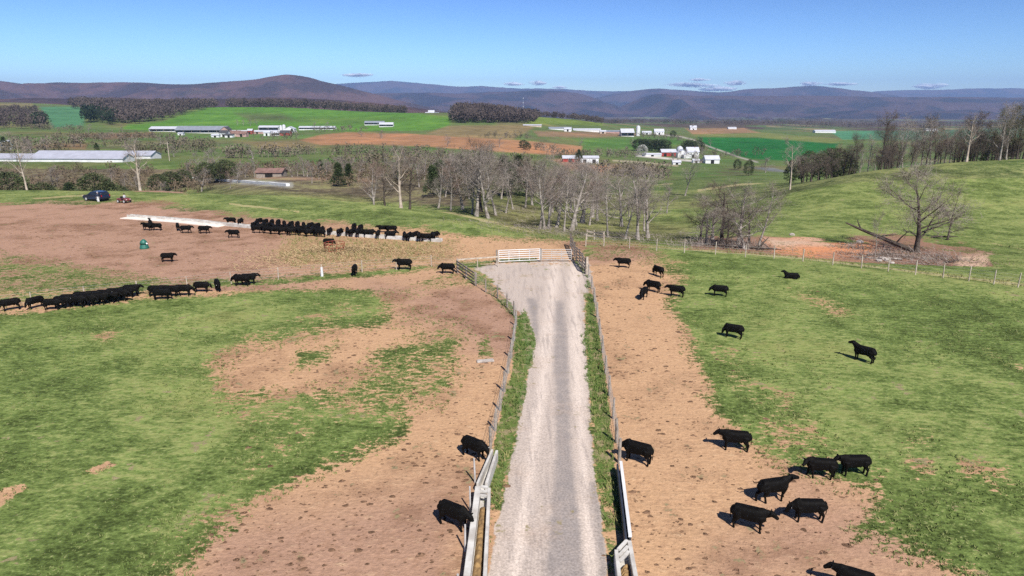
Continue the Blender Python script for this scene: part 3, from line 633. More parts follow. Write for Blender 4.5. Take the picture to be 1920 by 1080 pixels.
# ------------------------------------------------------------------ trees
class TB:
    """fast builder for branch meshes"""
    def __init__(s): s.V = []; s.Q = []; s.n = 0
    def tube(s, P, rad, n):
        P = np.array(P); m = len(P); T = np.gradient(P, axis=0); T /= np.linalg.norm(T, axis=1)[:, None] + 1e-9
        ref = np.array([1, .3, 0.1]); A = np.cross(T, ref); A /= np.linalg.norm(A, axis=1)[:, None] + 1e-9; B = np.cross(T, A)
        w = np.linspace(0, 2 * np.pi, n, endpoint=False)
        ring = P[:, None] + np.array(rad)[:, None, None] * (A[:, None] * np.cos(w)[None, :, None] + B[:, None] * np.sin(w)[None, :, None])
        i = np.arange(m * n).reshape(m, n) + s.n; j = np.roll(i, -1, 1)
        s.Q.append(np.stack([i[:-1], j[:-1], j[1:], i[1:]], -1).reshape(-1, 4)); s.V.append(ring.reshape(-1, 3)); s.n += m * n
    def quads(s, Pq):
        k = len(Pq); s.V.append(Pq.reshape(-1, 3)); s.Q.append(np.arange(4 * k).reshape(k, 4) + s.n); s.n += 4 * k
    def get(s): return np.concatenate(s.V), np.concatenate(s.Q)
def unit(v): return v / (np.linalg.norm(v) + 1e-9)
def gen_tree(seed, H, kind='upright', tr=.28, dens=1.0):
    """bare winter tree: trunk and limbs in one mesh, fine branches and twigs in the other"""
    r = np.random.default_rng(seed); T = TB(); K = TB(); tw = []
    gn = lambda a: r.normal(0, a, 3)
    def grow(p, d, L, rad, lev, maxlev):
        nseg = (7, 5, 4, 3, 2)[min(lev, 4)]; P = [p]; D = [d]; wand = (.045, .17, .22, .28, .3)[min(lev, 4)]
        if kind == 'gnarled': wand *= 1.5
        for i in range(nseg):
            lift = np.array([0, 0, (.0, .10, .10, .06, .02)[min(lev, 4)]])
            d = unit(d + gn(wand) + lift); P.append(P[-1] + d * L / nseg); D.append(d)
        tip = .16 if lev == 0 else .22
        R_ = rad * (tip + (1 - tip) * np.linspace(1, 0, nseg + 1) ** .85)
        if lev == 0: R_[0] *= 1.5; R_[1] *= 1.08
        (T if lev < 2 else K).tube(P, R_, (7, 5, 3, 3, 3)[min(lev, 4)])
        if lev >= maxlev:
            for q in range(max(1, int(2 * dens))):
                f = r.uniform(.2, 1); b = P[0] + (P[-1] - P[0]) * f; tw.append((b, unit(d + gn(.6)), r.uniform(.6, 1.3) * H / 12))
            return
        if kind == 'upright': nb = (15, 7, 5, 4)[lev]; st = (.2, .18, .15, .2)[lev]
        elif kind == 'spread': nb = (15, 8, 5, 4)[lev]; st = (.16, .18, .15, .2)[lev]
        elif kind == 'pole': nb = (13, 6, 5, 4)[lev]; st = (.3, .2, .15, .2)[lev]
        else: nb = (12, 7, 5, 4)[lev]; st = (.18, .18, .15, .2)[lev]
        for q in range(nb):
            f = st + (1 - st) * (q + r.uniform(.2, .9)) / nb; f = min(f, .99)
            k = f * nseg; i = int(k); b = P[i] + (P[i + 1] - P[i]) * (k - i); dd = D[min(i + 1, nseg)]
            a = unit(np.cross(dd, r.normal(0, 1, 3)))
            ang_ = {'upright': (.75, .7, .7, .8), 'spread': (1.05, .75, .7, .8), 'pole': (.8, .7, .7, .8)}.get(kind, (1.0, .9, .8, .8))[lev]
            ang_ *= r.uniform(.75, 1.2); nd = unit(dd * math.cos(ang_) + a * math.sin(ang_))
            if lev == 0 and nd[2] < .05: nd[2] = .1 + .2 * r.random(); nd = unit(nd)
            LL = {'upright': (.40, .5, .55, .6), 'spread': (.62, .55, .6, .6), 'pole': (.36, .5, .55, .6)}.get(kind, (.46, .5, .55, .6))[lev] * L * (1.15 - .55 * f) * r.uniform(.75, 1.2)
            grow(b, nd, LL, max(rad * (1 - .7 * f) * r.uniform(.36, .56), .012), lev + 1, maxlev)
    lean = np.array([r.normal(0, .05), r.normal(0, .05), 1.0])
    grow(np.array([0, 0, -.3]), unit(lean), H * (.86 if kind != 'spread' else .7), tr, 0, 3)
    B = np.array([b for b, _, _ in tw]); Dv = np.array([d for _, d, _ in tw]); L_ = np.array([l for _, _, l in tw])
    rep = 2; B = np.repeat(B, rep, 0) + r.normal(0, .15, (len(tw) * rep, 3)); Dv = np.repeat(Dv, rep, 0) + r.normal(0, .5, (len(tw) * rep, 3)); Dv[:, 2] += .1
    Dv /= np.linalg.norm(Dv, axis=1)[:, None]; L_ = np.repeat(L_, rep) * r.uniform(.5, 1.1, len(B))
    S = np.cross(Dv, r.normal(0, 1, Dv.shape)); S /= np.linalg.norm(S, axis=1)[:, None]; wd = (.011 * H / 12)
    E = B + Dv * L_[:, None]; Mi = (B + E) / 2 + S * L_[:, None] * .06
    K.quads(np.stack([B - S * wd, B + S * wd, Mi + S * wd * .8, Mi - S * wd * .8], 1)); K.quads(np.stack([Mi - S * wd * .8, Mi + S * wd * .8, E + S * wd * .3, E - S * wd * .3], 1))
    return T.get(), K.get()
def gen_evergreen(seed, H, Rr, kind='pine'):
    r = np.random.default_rng(seed); T = TB(); K = TB()
    T.tube([[0, 0, -.3], [0, 0, H * .5], [0, 0, H * .97]], [.18 * H / 9, .11 * H / 9, .02], 6)
    n = int(340 * (H / 9)); out = []
    for _ in range(n):
        f = r.random() ** .8; z = H * (.1 + .88 * f)
        rm = Rr * ((1 - f) ** .75 * .95 + .07) * (1 + .25 * math.sin(7 * f + seed)) if kind == 'pine' else Rr * math.sqrt(max(1 - (2 * f - .85) ** 2 * .8, .05))
        a = r.uniform(0, 6.283); q = rm * (1 - .55 * r.random() ** 2)
        out.append((q * math.cos(a), q * math.sin(a), z + r.normal(0, .15)))
    Cn = np.array(out); k = 13
    P = np.repeat(Cn, k, 0) + r.normal(0, .27, (len(Cn) * k, 3)) * np.array([1, 1, .55]); sz = r.uniform(.1, .24, len(P))
    d = P * np.array([1, 1, .0]); d[:, 2] += r.normal(.15, .5, len(P)); d += r.normal(0, .6, d.shape); d /= np.linalg.norm(d, axis=1)[:, None] + 1e-9
    s = np.cross(d, r.normal(0, 1, d.shape)); s /= np.linalg.norm(s, axis=1)[:, None]
    d *= sz[:, None] * 1.3; s *= sz[:, None] * .55
    K.quads(np.stack([P - s, P + s, P + d + s * .4, P + d - s * .4], 1))
    return T.get(), K.get()
PROTO = {}
def proto(key, gen, tmat, cmat):
    (tv, tf), (kv, kf) = gen
    a = bpy.data.meshes.new('trunk'); b = bpy.data.meshes.new('crown')
    for me, V, Fq, mt in ((a, tv, tf, tmat), (b, kv, kf, cmat)):
        me.vertices.add(len(V)); me.vertices.foreach_set('co', V.astype(np.float32).ravel())
        me.loops.add(len(Fq) * 4); me.loops.foreach_set('vertex_index', Fq.astype(np.int32).ravel())
        me.polygons.add(len(Fq)); me.polygons.foreach_set('loop_start', np.arange(0, len(Fq) * 4, 4, dtype=np.int32)); me.update(calc_edges=True)
        me.materials.append(mt)
    PROTO[key] = (a, b, float(max(tv[:, 2].max(), kv[:, 2].max())))
for i in range(4): proto('up%d' % i, gen_tree(10 + i, 13, 'upright', .24, .5), MT['bark'], MT['twig'])
for i in range(3): proto('pole%d' % i, gen_tree(20 + i, 13, 'pole', .18, .5), MT['barkl'] if i == 0 else MT['bark'], MT['twig'])
for i in range(2): proto('spread%d' % i, gen_tree(30 + i, 12, 'spread', .28, .5), MT['bark'], MT['twig'])
proto('gnarl0', gen_tree(40, 9, 'gnarled', .22), MT['bark'], MT['twig'])
proto('gnarl1', gen_tree(41, 9, 'gnarled', .2), MT['barkd'], MT['twigd'])
for i in range(2): proto('wood%d' % i, gen_tree(44 + i, 13, 'upright', .22), MT['barkd'], MT['twigd'])
proto('red0', gen_tree(50, 12, 'upright', .2, .5), MT['bark'], MT['twigr'])
proto('bud0', gen_tree(51, 13, 'upright', .22), MT['barkd'], MT['twigg'])
proto('big0', gen_tree(67, 13, 'spread', .27, 1.5), MT['barkd'], MT['twig'])
proto('snag0', gen_tree(71, 12, 'pole', .32, .5), MT['barkl'], MT['twig'])
proto('pine0', gen_evergreen(80, 9, 2.6), MT['barkd'], MT['needle'])
proto('pine1', gen_evergreen(81, 8, 2.9, 'round'), MT['barkd'], MT['needle2'])
proto('pine2', gen_evergreen(82, 9, 2.2), MT['barkd'], MT['needle'])
proto('blos0', gen_evergreen(83, 8, 3.2, 'round'), MT['bark'], MT['blossom'])
TREES = []
def tree(key, loc, H, label, group=None, rz=None, wide=1.0, name='bare_tree', cat='tree'):
    a, b, h0 = PROTO[key]; s = H / h0
    t = empty(name, loc, random.uniform(0, 6.28) if rz is None else rz, label, cat, group)
    t.scale = (s * wide, s * wide, s)
    for nm, me in (('trunk', a), ('crown', b)):
        c = bpy.data.objects.new(nm, me); COL.objects.link(c); c.parent = t
    TREES.append(t); return t
def ordinal(i):
    w = ['first', 'second', 'third', 'fourth', 'fifth', 'sixth', 'seventh', 'eighth', 'ninth', 'tenth', 'eleventh', 'twelfth', 'thirteenth', 'fourteenth', 'fifteenth', 'sixteenth', 'seventeenth', 'eighteenth', 'nineteenth', 'twentieth']
    if i < 20: return w[i]
    tens = {2: 'twenty', 3: 'thirty', 4: 'forty', 5: 'fifty', 6: 'sixty', 7: 'seventy', 8: 'eighty', 9: 'ninety'}
    n = i + 1; return (tens[n // 10][:-1] + 'ieth') if n % 10 == 0 else tens[n // 10] + '-' + w[n % 10 - 1]
def row(items, phrase, group, name='bare_tree'):
    """items (key, px, Y, H, wide); labelled in order across the picture"""
    items = sorted(items, key=lambda q: q[1])
    for i, (key, px, Yd, H, wd) in enumerate(items):
        hw = {'up': 'upright', 'wo': 'dark upright', 'po': 'slender', 'sp': 'spreading', 'gn': 'crooked', 're': 'russet', 'bu': 'budding', 'sn': 'pale-limbed', 'pi': 'dark', 'bl': 'blossoming', 'bi': 'big'}[key[:2]]
        tree(key, onY(px, Yd), H, '%s %s, %s from the left' % (hw, phrase, ordinal(i)), group, wide=wd, name=name)
rt = random.Random(5)
def pick(*k): return rt.choice(k)
UP = ('up0', 'up1', 'up2', 'up3'); PO = ('pole1', 'pole2'); 
# solitary trees on the plateau edge
tree('pole0', ground(50, 348, 60, 150), 14.5, 'tall bare tree with a pale straight trunk at the far left edge of the plateau', wide=1.1)
tree('snag0', ground(262, 349, 60, 150), 13.5, 'bare tree with a pale flared trunk on the red earth beside the parked cars')
tree('snag0', onY(752, 119), 12, 'bare tree with a long white leaning limb above the hay yard', rz=2.0)
tree('gnarl1', onY(768, 121), 10.5, 'dark forked tree against the white-limbed tree', wide=1.1)
# belt of trees down the gully, centre
belt = []
for px, Yd, H in ((703, 128, 11), (722, 150, 11), (700, 160, 9), (800, 150, 9), (822, 140, 12), (845, 128, 11), (850, 175, 12), (868, 130, 12), (885, 122, 11), (893, 119, 14), (902, 128, 14.5), (916, 118, 12.5), (930, 124, 13), (948, 130, 11), (955, 117, 11.5), (962, 140, 12), (985, 150, 12), (998, 160, 11),
    (1012, 106, 12.5), (1020, 104, 13), (1028, 108, 11.5), (1043, 112, 11), (1058, 104, 10), (1072, 108, 11.5), (1080, 118, 11), (1092, 125, 12), (1105, 120, 10), (1120, 132, 11), (1140, 96, 10), (1152, 110, 11), (1165, 120, 11), (1172, 94, 9.5), (1196, 93, 10.5), (1208, 112, 11), (1215, 98, 11), (1232, 92, 9), (1250, 150, 8), (1110, 140, 12), (1070, 150, 11), (1035, 145, 12), (1015, 165, 10), (880, 160, 12), (915, 165, 12), (940, 170, 12), (835, 165, 10), (1180, 145, 9), (1045, 170, 9)):
    if rt.random() < .12: continue
    belt.append((pick(*UP, *PO, 'spread0', 'spread1', 'spread0', 'gnarl0', 'gnarl1', 'red0'), px, Yd, H * rt.uniform(.93, 1.08), rt.uniform(1.0, 1.4)))
row(belt, 'bare tree in the gully behind the gate', 'bare trees in the central gully')
behind = []
for _ in range(22):
    px = rt.uniform(640, 1180); behind.append((pick(*UP, *PO, 'gnarl0', 'red0', 'spread1'), px, rt.uniform(175, 265), rt.uniform(7, 11), rt.uniform(.9, 1.2)))
row(behind, 'small bare tree behind the gully belt', 'bare trees behind the central gully')
ev = [('pine2', px, Yd, H, w) for px, Yd, H, w in ((812, 165, 8, 1.1), (826, 170, 9, 1.1), (842, 175, 8.5, 1.2), (858, 170, 8.5, 1.1), (872, 178, 8, 1.1), (944, 185, 11, 1), (958, 180, 10, 1.1), (972, 190, 11.5, 1), (986, 186, 10.5, 1.1), (1000, 190, 9, 1), (636, 190, 7, 1.2), (655, 195, 6.5, 1.2), (602, 230, 6, 1.1))]
row(ev, 'green cedar showing through the bare gully trees', 'cedars among the gully trees', 'evergreen_tree')
# evergreens and brush beyond the plateau on the left
lev = []
for px, Yd, H, w in ((-60, 185, 12, 1.3), (5, 190, 11, 1.3), (25, 184, 12.5, 1.2), (42, 200, 9.5, 1.3), (66, 185, 10.5, 1.3), (84, 190, 9, 1.2), (118, 195, 8, 1.3), (136, 190, 9.5, 1.3), (152, 186, 10.5, 1.3), (168, 190, 10, 1.3), (184, 185, 11.5, 1.2), (198, 195, 8.5, 1.2), (222, 195, 7.5, 1.3), (246, 192, 8, 1.3), (270, 188, 9.5, 1.2), (286, 192, 9, 1.2), (300, 230, 8, 1.3), (322, 235, 8, 1.3), (345, 240, 8, 1.2), (366, 240, 8, 1.3), (388, 240, 8.5, 1.2), (408, 240, 9, 1.2), (425, 236, 9, 1.2)):
    if rt.random() < .3: continue
    lev.append((pick('pine0', 'pine1', 'pine1'), px, Yd, H * rt.uniform(.75, .9), w * 1.15))
row(lev, 'evergreen in the hedgerow below the long white barn', 'evergreens beyond the plateau', 'evergreen_tree')
lb = []
for px in (100, 108, 210, 235, 205, 258, 310, 335, 355, 378, 398, 412, 432, 445, 460, 478, 558, 570, 585, 598, 612, 625, 640, 655, 672, 548, 576, 605):
    lb.append((pick('gnarl0', 'red0', 'up2', 'gnarl0'), px, rt.uniform(205, 255) if px < 540 else rt.uniform(195, 240), rt.uniform(5.5, 9), rt.uniform(1, 1.3)))
row(lb, 'brushy bare tree beyond the plateau edge', 'bare brush trees beyond the plateau')
row([('gnarl0', 388, 285, 9, 1.2), ('gnarl0', 408, 290, 10, 1.2), ('gnarl0', 372, 300, 8, 1.2)], 'grey tree above the hedgerow before the farmhouses', 'grey trees before the farmhouses')
# trees in front of the tilled field
row([('red0', 650, 330, 10, 1), ('red0', 826, 330, 12, .9), ('red0', 846, 332, 12, .9), ('red0', 872, 335, 12, .9), ('red0', 757, 300, 12, 1), ('red0', 906, 300, 14, .9), ('red0', 990, 370, 9, .8)], 'bare tree with russet crown against the tilled field', 'russet trees before the tilled field')
tree('pine0', onY(1085, 500), 11, 'lone dark evergreen between the red shed and the tilled field', name='evergreen_tree', wide=1.0)
# hillside, right
tree('pole2', onY(1284, 200), 13.0, 'lone slender tree on the grass slope below the farmstead', wide=1.3)
tree('pole0', ground(1481, 356, 110, 230), 13.5, 'pale-trunked bare tree at the head of the straw path')
tree('spread1', ground(1521, 337, 110, 230), 11.5, 'low spreading bare tree right of the pale-trunked tree', wide=1.25)
scr = [('gnarl1', 1352, 90, 9.2, 1.5), ('spread1', 1335, 96, 7.5, 1.3), ('gnarl1', 1312, 96, 6, 1.6), ('spread0', 1384, 88, 9.0, 1.2), ('pole2', 1422, 87, 9.0, 1.3), ('gnarl1', 1405, 92, 5.5, 1.6), ('gnarl1', 1362, 84, 5.5, 1.6), ('gnarl0', 1325, 88, 5.5, 1.7), ('gnarl0', 1395, 84, 5, 1.7)]
row(scr, 'scrub tree at the left end of the cut bank', 'scrub trees by the cut bank')
tree('big0', ground(1718, 473, 70, 140), 12.6, 'largest lone bare tree, dark trunk, on the debris of the cut bank', rz=0, wide=1.3)
tree('gnarl1', ground(1776, 450, 70, 140), 8.5, 'dark crooked tree close on the right of the largest lone tree', wide=.8)
tree('pole2', ground(1640, 482, 70, 140), 6.2, 'thin pale sapling left of the largest lone tree', wide=.7)
# wood on the hill crest, right
wood = []
for px, Yd, H in ((1560, 215, 14), (1575, 230, 13), (1590, 205, 16), (1602, 198, 11), (1625, 215, 16), (1652, 192, 20), (1660, 210, 18), (1684, 200, 19), (1692, 215, 20), (1706, 225, 19), (1728, 205, 19), (1735, 222, 21), (1744, 215, 20), (1758, 208, 15), (1770, 215, 17), (1780, 200, 14), (1796, 210, 18), (1812, 186, 15.5), (1826, 196, 17), (1838, 205, 15), (1852, 200, 16), (1866, 192, 17.5), (1874, 186, 18.5), (1886, 194, 18.5), (1896, 200, 18.5), (1906, 190, 18.5), (1918, 196, 18.5), (1935, 192, 18), (1960, 196, 18), (1990, 200, 18), (1640, 235, 14), (1672, 240, 15), (1715, 245, 15), (1765, 240, 15), (1785, 230, 15), (1820, 225, 15), (1845, 222, 14), (1610, 235, 13), (1545, 240, 12)):
    k = pick('wood0', 'wood1', 'wood0', 'pole1', 'up1', 'red0')
    if px > 1860: k = pick('bud0', 'up1', 'bud0')
    if px in (1758, 1770, 1780): k = 'red0'
    if px == 1812: k = 'snag0'
    if rt.random() < .06: continue
    wood.append((k, px, Yd, H * .88, rt.uniform(.75, 1.0)))
row(wood, 'tall tree in the wood on the right crest', 'bare trees in the hilltop wood')
und = []
for _ in range(75):
    px = rt.uniform(1495, 1990); und.append((pick('gnarl1', 'gnarl1', 'wood0', 'wood1'), px, rt.uniform(187, 230), rt.uniform(6.5, 9.5), rt.uniform(1, 1.3)))
row(und, 'low tree under the hilltop wood', 'undergrowth trees in the hilltop wood')
row([('pine1', 1512, 215, 10, 1), ('pine1', 1550, 205, 9.5, 1.1), ('pine1', 1565, 215, 10, 1.1), ('pine0', 1480, 230, 8, 1), ('pine1', 1585, 220, 8, 1.1), ('pine0', 1830, 215, 9, 1.2), ('pine0', 1858, 215, 9, 1.2)], 'evergreen tucked under the bare hilltop wood', 'evergreens in the hilltop wood', 'evergreen_tree')
# far farm trees
row([('pine1', 1382, 440, 7, 1), ('pine1', 1403, 345, 8.5, .8)], 'round tree on the far slope beside the farmstead', 'round trees on the far slope', 'evergreen_tree')
row([('pine1', px, 730, 13, 1.5) for px in (1198, 1208, 1218, 1228, 1238, 1246, 1288, 1294, 1308)], 'dark evergreen sheltering the white farmstead', 'evergreens round the white farmstead', 'evergreen_tree')
tree('blos0', onY(1204, 650), 11, 'white blossoming tree left of the red farmstead barn', name='blossoming_tree', wide=1.1)
row([('gnarl0', px, Yd, 10, 1.2) for px, Yd in ((1270, 560), (1284, 600), (1300, 560), (1318, 650), (1172, 640), (1262, 520))], 'bare grey yard tree around the white farmstead', 'yard trees round the white farmstead')
row([('pine0', 10, 400, 9, 1.2), ('pine0', 182, 420, 5, 1.2), ('pine1', 1262, 1000, 10, 1.3), ('pine1', 982, 640, 8, 1.5), ('pine1', 988, 620, 7, 1.5), ('pine0', 548, 830, 7, 1.5)], 'isolated evergreen speck in the far fields', 'isolated evergreens in the far fields', 'evergreen_tree')
ex_ = random.Random(77)
row([('gnarl0', px, Yd, H, 1.3) for px, Yd, H in tuple((ex_.uniform(60, 1450), ex_.uniform(330, 900), ex_.uniform(6, 10)) for _ in range(26)) + ((445, 1050, 9), (456, 1040, 9), (470, 1030, 10), (482, 1045, 9), (590, 930, 11), (612, 935, 11), (598, 880, 9), (1300, 1500, 14), (1250, 1200, 12), (1240, 1300, 12), (325, 520, 7), (300, 480, 8), (255, 400, 10), (60, 360, 10), (90, 380, 9))], 'bare grey tree scattered in the far fields', 'bare trees scattered in the far fields')

# ------------------------------------------------------------------ far woods: thousands of crowns that read as one mass
def wood_mass(name, label, pts, mat, H=(10, 15), wide=.42, kk=64):
    r = np.random.default_rng(len(pts)); P = np.array([tuple(p) for p in pts]); n = len(P); h = r.uniform(H[0], H[1], n)
    u = r.normal(0, 1, (n, kk, 3)); u /= np.linalg.norm(u, axis=2)[..., None]; u *= r.random((n, kk, 1)) ** .4
    c = P[:, None] + np.stack([u[..., 0] * h[:, None] * wide, u[..., 1] * h[:, None] * wide, (.58 + .42 * u[..., 2]) * h[:, None]], -1)
    d = u * .6 + r.normal(0, .5, u.shape); d[..., 2] += .5; d /= np.linalg.norm(d, axis=2)[..., None]
    s = np.cross(d, r.normal(0, 1, d.shape)); s /= np.linalg.norm(s, axis=2)[..., None]
    L_ = (h[:, None, None] * .13); Wd = L_ * .42
    Q = np.stack([c - s * Wd, c + s * Wd, c + d * L_ + s * Wd * .3, c + d * L_ - s * Wd * .3], 2).reshape(-1, 4, 3)
    tv = np.stack([P + [-.25, 0, -1], P + [.25, 0, -1], P + np.stack([0 * h + .1, 0 * h, h * .6], -1), P + np.stack([0 * h - .1, 0 * h, h * .6], -1)], 1)
    Q = np.concatenate([Q, tv]); k = len(Q)
    o = mesh_np(name, Q.reshape(-1, 3), np.arange(4 * k).reshape(k, 4), mat)
    return tag(o, label, None, None, 'stuff')
def region(poly, n, y0, y1, seed=1):
    r = random.Random(seed); xs = [p for p, _ in poly]; out = []
    P = np.array(poly, float)
    while len(out) < n:
        px = r.uniform(min(xs), max(xs)); ya = r.uniform(y0, y1); g = onY(px, ya); _, q = to_px(np.array(g.x), np.array(g.y), np.array(g.z))
        d, ins = seg_dist(np.array([px]), np.array([float(q)]), poly)
        if ins[0]: out.append(g)
        elif r.random() < .002: out.append(g) if 0 else None
        if r.random() < 1e-5: break
    return out
wm_b = simple('far_leafless_wood', (.115, .09, .078), .95, col2=(.075, .058, .052), scale=.02, spec=.05)
wm_g = simple('far_dark_evergreens', (.03, .045, .022), .95, col2=(.018, .028, .015), scale=.02, spec=.05)
def band(px0, px1, Y0, Y1, n, seed):
    r = random.Random(seed); return [onY(r.uniform(px0, px1), r.uniform(Y0, Y1)) for _ in range(n)]
wood_mass('woods', 'leafless wood at the far left between the fields', region([(-200, 243), (88, 242), (84, 222), (60, 205), (-200, 205)], 330, 780, 1250, 1), wm_b)
wood_mass('woods', 'dark evergreen edge of the far left wood', region([(66, 243), (90, 242), (84, 230), (70, 230)], 16, 780, 1000, 8), wm_g, (12, 16))
wood_mass('woods', 'long leafless wood climbing the green hill from the left', region([(205, 233), (240, 234), (300, 228), (345, 215), (430, 197), (430, 186), (200, 190), (130, 200), (170, 215)], 1100, 950, 2000, 2), wm_b, (14, 20))
wood_mass('woods', 'dark evergreen clump at the left end of the long wood', region([(156, 232), (215, 234), (218, 222), (165, 214)], 60, 900, 1300, 3), wm_g, (15, 20), .4)
wood_mass('woods', 'tree line along the top of the green hill', band(428, 760, 1430, 1560, 420, 4), wm_b, (12, 19))
wood_mass('woods', 'round leafless wood on the knoll in the middle distance', region([(846, 231), (1000, 231), (1010, 222), (960, 200), (880, 200), (850, 214)], 620, 950, 1300, 5), wm_b, (13, 19))
wood_mass('woods', 'thin tree line sloping down behind the yellow-green field', band(985, 1130, 1400, 1500, 150, 6), wm_b, (8, 14))
pl = []
r_ = random.Random(9)
for _ in range(150):
    px = r_.uniform(1120, 2000); Yc = 1900 * (2.6 ** r_.random())
    for _ in range(r_.randint(6, 16)): pl.append(onY(px + r_.gauss(0, 16), Yc * (1 + r_.gauss(0, .012))))
wood_mass('woods', 'scattered tree lines across the far valley floor', pl, wm_b, (10, 18), .6, 16)
pl = []
for _ in range(36):
    px = r_.uniform(1120, 2000); Yc = 1900 * (2.2 ** r_.random())
    for _ in range(r_.randint(5, 12)): pl.append(onY(px + r_.gauss(0, 9), Yc * (1 + r_.gauss(0, .01))))
wood_mass('woods', 'dark evergreen strips across the far valley floor', pl, wm_g, (10, 15), .6, 16)
hr_ = random.Random(21)
hl = []
for (a, b, y0_, y1_) in ((20, 240, 420, 500), (240, 420, 380, 460), (420, 560, 380, 430), (150, 330, 620, 660), (620, 720, 300, 360), (700, 900, 330, 300), (1000, 1100, 640, 600), (1120, 1260, 380, 330), (1180, 1330, 800, 760), (1040, 1190, 560, 640), (480, 560, 700, 720), (1330, 1440, 640, 700), (860, 1010, 470, 430), (60, 160, 800, 820), (560, 700, 460, 470), (700, 860, 480, 440), (1150, 1230, 360, 350), (300, 420, 560, 520), (100, 200, 560, 600), (0, 130, 380, 370), (1200, 1320, 980, 900), (600, 690, 880, 920), (900, 1000, 760, 820)):
    n = int(abs(b - a) / 3.0)
    for i in range(n):
        if hr_.random() < .75: hl.append(onY(a + (b - a) * i / n + hr_.uniform(-5, 5), y0_ + (y1_ - y0_) * i / n + hr_.uniform(-5, 5)))
wood_mass('hedgerow', 'brown hedgerows dividing the far fields', hl, simple('hedgerow_twigs', (.2, .165, .13), .95, col2=(.11, .1, .06), scale=.05, spec=.05), (2.5, 8.5), .42, 40)
br = [q for q in (onY(hr_.uniform(395, 900), hr_.uniform(190, 300)) for _ in range(330)) if not (q.y < 246 and -.46 < q.x / q.y < -.29)] + [onY(hr_.uniform(-150, 400), hr_.uniform(205, 290)) for _ in range(260)]
wood_mass('brush', 'grey-brown brush filling the hollow beyond the plateau', br, simple('winter_brush', (.19, .14, .1), .95, col2=(.1, .085, .05), scale=.1, spec=.05), (2, 4.5), .55, 60)
wood_mass('woods', 'dark hedge strip below the tilled field', [onY(px, 520 + (px - 985) * .5 + r_.uniform(-4, 4)) for px in np.linspace(985, 1055, 26)], wm_g, (2, 4), .8, 16)

# ------------------------------------------------------------------ fences, gates and feed bunks
def post(parent, p, h, r, mat, lean=0.0, square=False, name='post'):
    m = MB(); a = random.uniform(-lean, lean); b = random.uniform(-lean, lean)
    top = (p[0] + a * h, p[1] + b * h, p[2] + h)
    if square: m.beam((p[0], p[1], p[2] - .3), top, r * 2, r * 2)
    else: m.tube([(p[0], p[1], p[2] - .3), ((p[0] + top[0]) / 2, (p[1] + top[1]) / 2, p[2] + h / 2), top], [r * 1.08, r, r * .92], 8)
    return m.build(name, mat, parent, smooth=False)
def fence(name, label, pix, h, mat, r=.06, wires=(.2, .5, .8, 1.1), rails=(), rail_mat=None, ymin=20, ymax=200, group=None, mesh=False, pts=None):
    P = pts or [ground(a, b, ymin, ymax) for a, b in pix]
    t = empty(name, P[0], 0, label, 'fence', group); o = P[0]
    L = [p - o for p in P]
    for p in L: post(t, p, h * random.uniform(.94, 1.06), r * random.uniform(.85, 1.15), mat, .035)
    for z in wires:
        m = MB(); m.tube([p + Vector((0, 0, z + random.uniform(-.01, .01))) for p in L], .007, 4, cap=False); m.build('wire', MT['wire'], t)
    if mesh:                                             # woven wire: the upright strands
        m = MB()
        for a, b in zip(L[:-1], L[1:]):
            n = max(2, int((b - a).length / .3))
            for i in range(n):
                q = a + (b - a) * (i + .5) / n; m.beam(q + Vector((0, 0, .08)), q + Vector((0, 0, max(wires))), .006, .006)
        m.build('wire_mesh', MT['wire'], t)['kind'] = 'stuff'
    for z in rails:
        for a, b in zip(L[:-1], L[1:]):
            m = MB(); side = (b - a).cross(Vector((0, 0, 1))).normalized() * (r + .02)
            m.beam(a + side + Vector((0, 0, z + random.uniform(-.03, .03))), b + side + Vector((0, 0, z + random.uniform(-.03, .03))), .035, .14); m.build('rail', rail_mat or mat, t)
    return t
fence('lane_fence', 'board and post fence running from the gate corner to the kink left of the lane', [(858, 512), (874, 523), (892, 536)], 1.35, MT['wood'], .09, (), (.3, .62, .95, 1.25), MT['wood'])
fence('lane_fence', 'woven wire fence on wooden posts bordering the left verge of the lane', [(892, 536), (911, 548), (933, 560), (951, 577), (964, 592), (968, 612), (964, 640), (959, 672), (953, 700), (946, 735), (938, 770), (929, 808), (920, 846)], 1.3, MT['wood'], .075, (.1, .35, .6, .85, 1.2), (), mesh=True)
fence('lane_fence', 'woven wire fence on wooden posts bordering the right verge of the lane', [(1098, 507), (1103, 520), (1109, 541), (1114, 566), (1119, 595), (1124, 628), (1129, 662), (1135, 700), (1142, 742), (1149, 785), (1156, 830), (1161, 868)], 1.25, MT['wood'], .07, (.1, .35, .6, .85, 1.15), (), mesh=True)
fence('pasture_fence', 'wire fence along the left yard with a white insulator post behind the walking cattle', [(858, 510), (809, 500), (743, 506), (679, 510), (604, 517), (522, 524), (434, 532), (352, 541), (258, 551), (160, 561), (60, 572), (-60, 588)], 1.2, MT['woodl'], .05, (.3, .6, .9, 1.15), ())
post(bpy.data.objects['pasture_fence'], ground(604, 518) - ground(858, 510), .9, .13, MT['white'], name='insulated_post')
fence('pasture_fence', 'long wire fence on pale posts crossing the right pasture below the clay bank', [(1098, 462), (1132, 462), (1180, 466), (1231, 470), (1283, 474), (1341, 477), (1397, 482), (1451, 485), (1505, 490), (1561, 497), (1615, 503), (1665, 509), (1716, 515), (1768, 521), (1816, 527), (1863, 533), (1908, 539), (1960, 547), (2040, 560)], 1.45, MT['woodl'], .06, (.3, .6, .9, 1.2), ())
fence('plank_fence', 'short pale rail fence panel behind the gate at the gully edge', [(1100, 449), (1114, 450), (1132, 453)], 1.3, MT['woodl'], .08, (), (.55, 1.05))
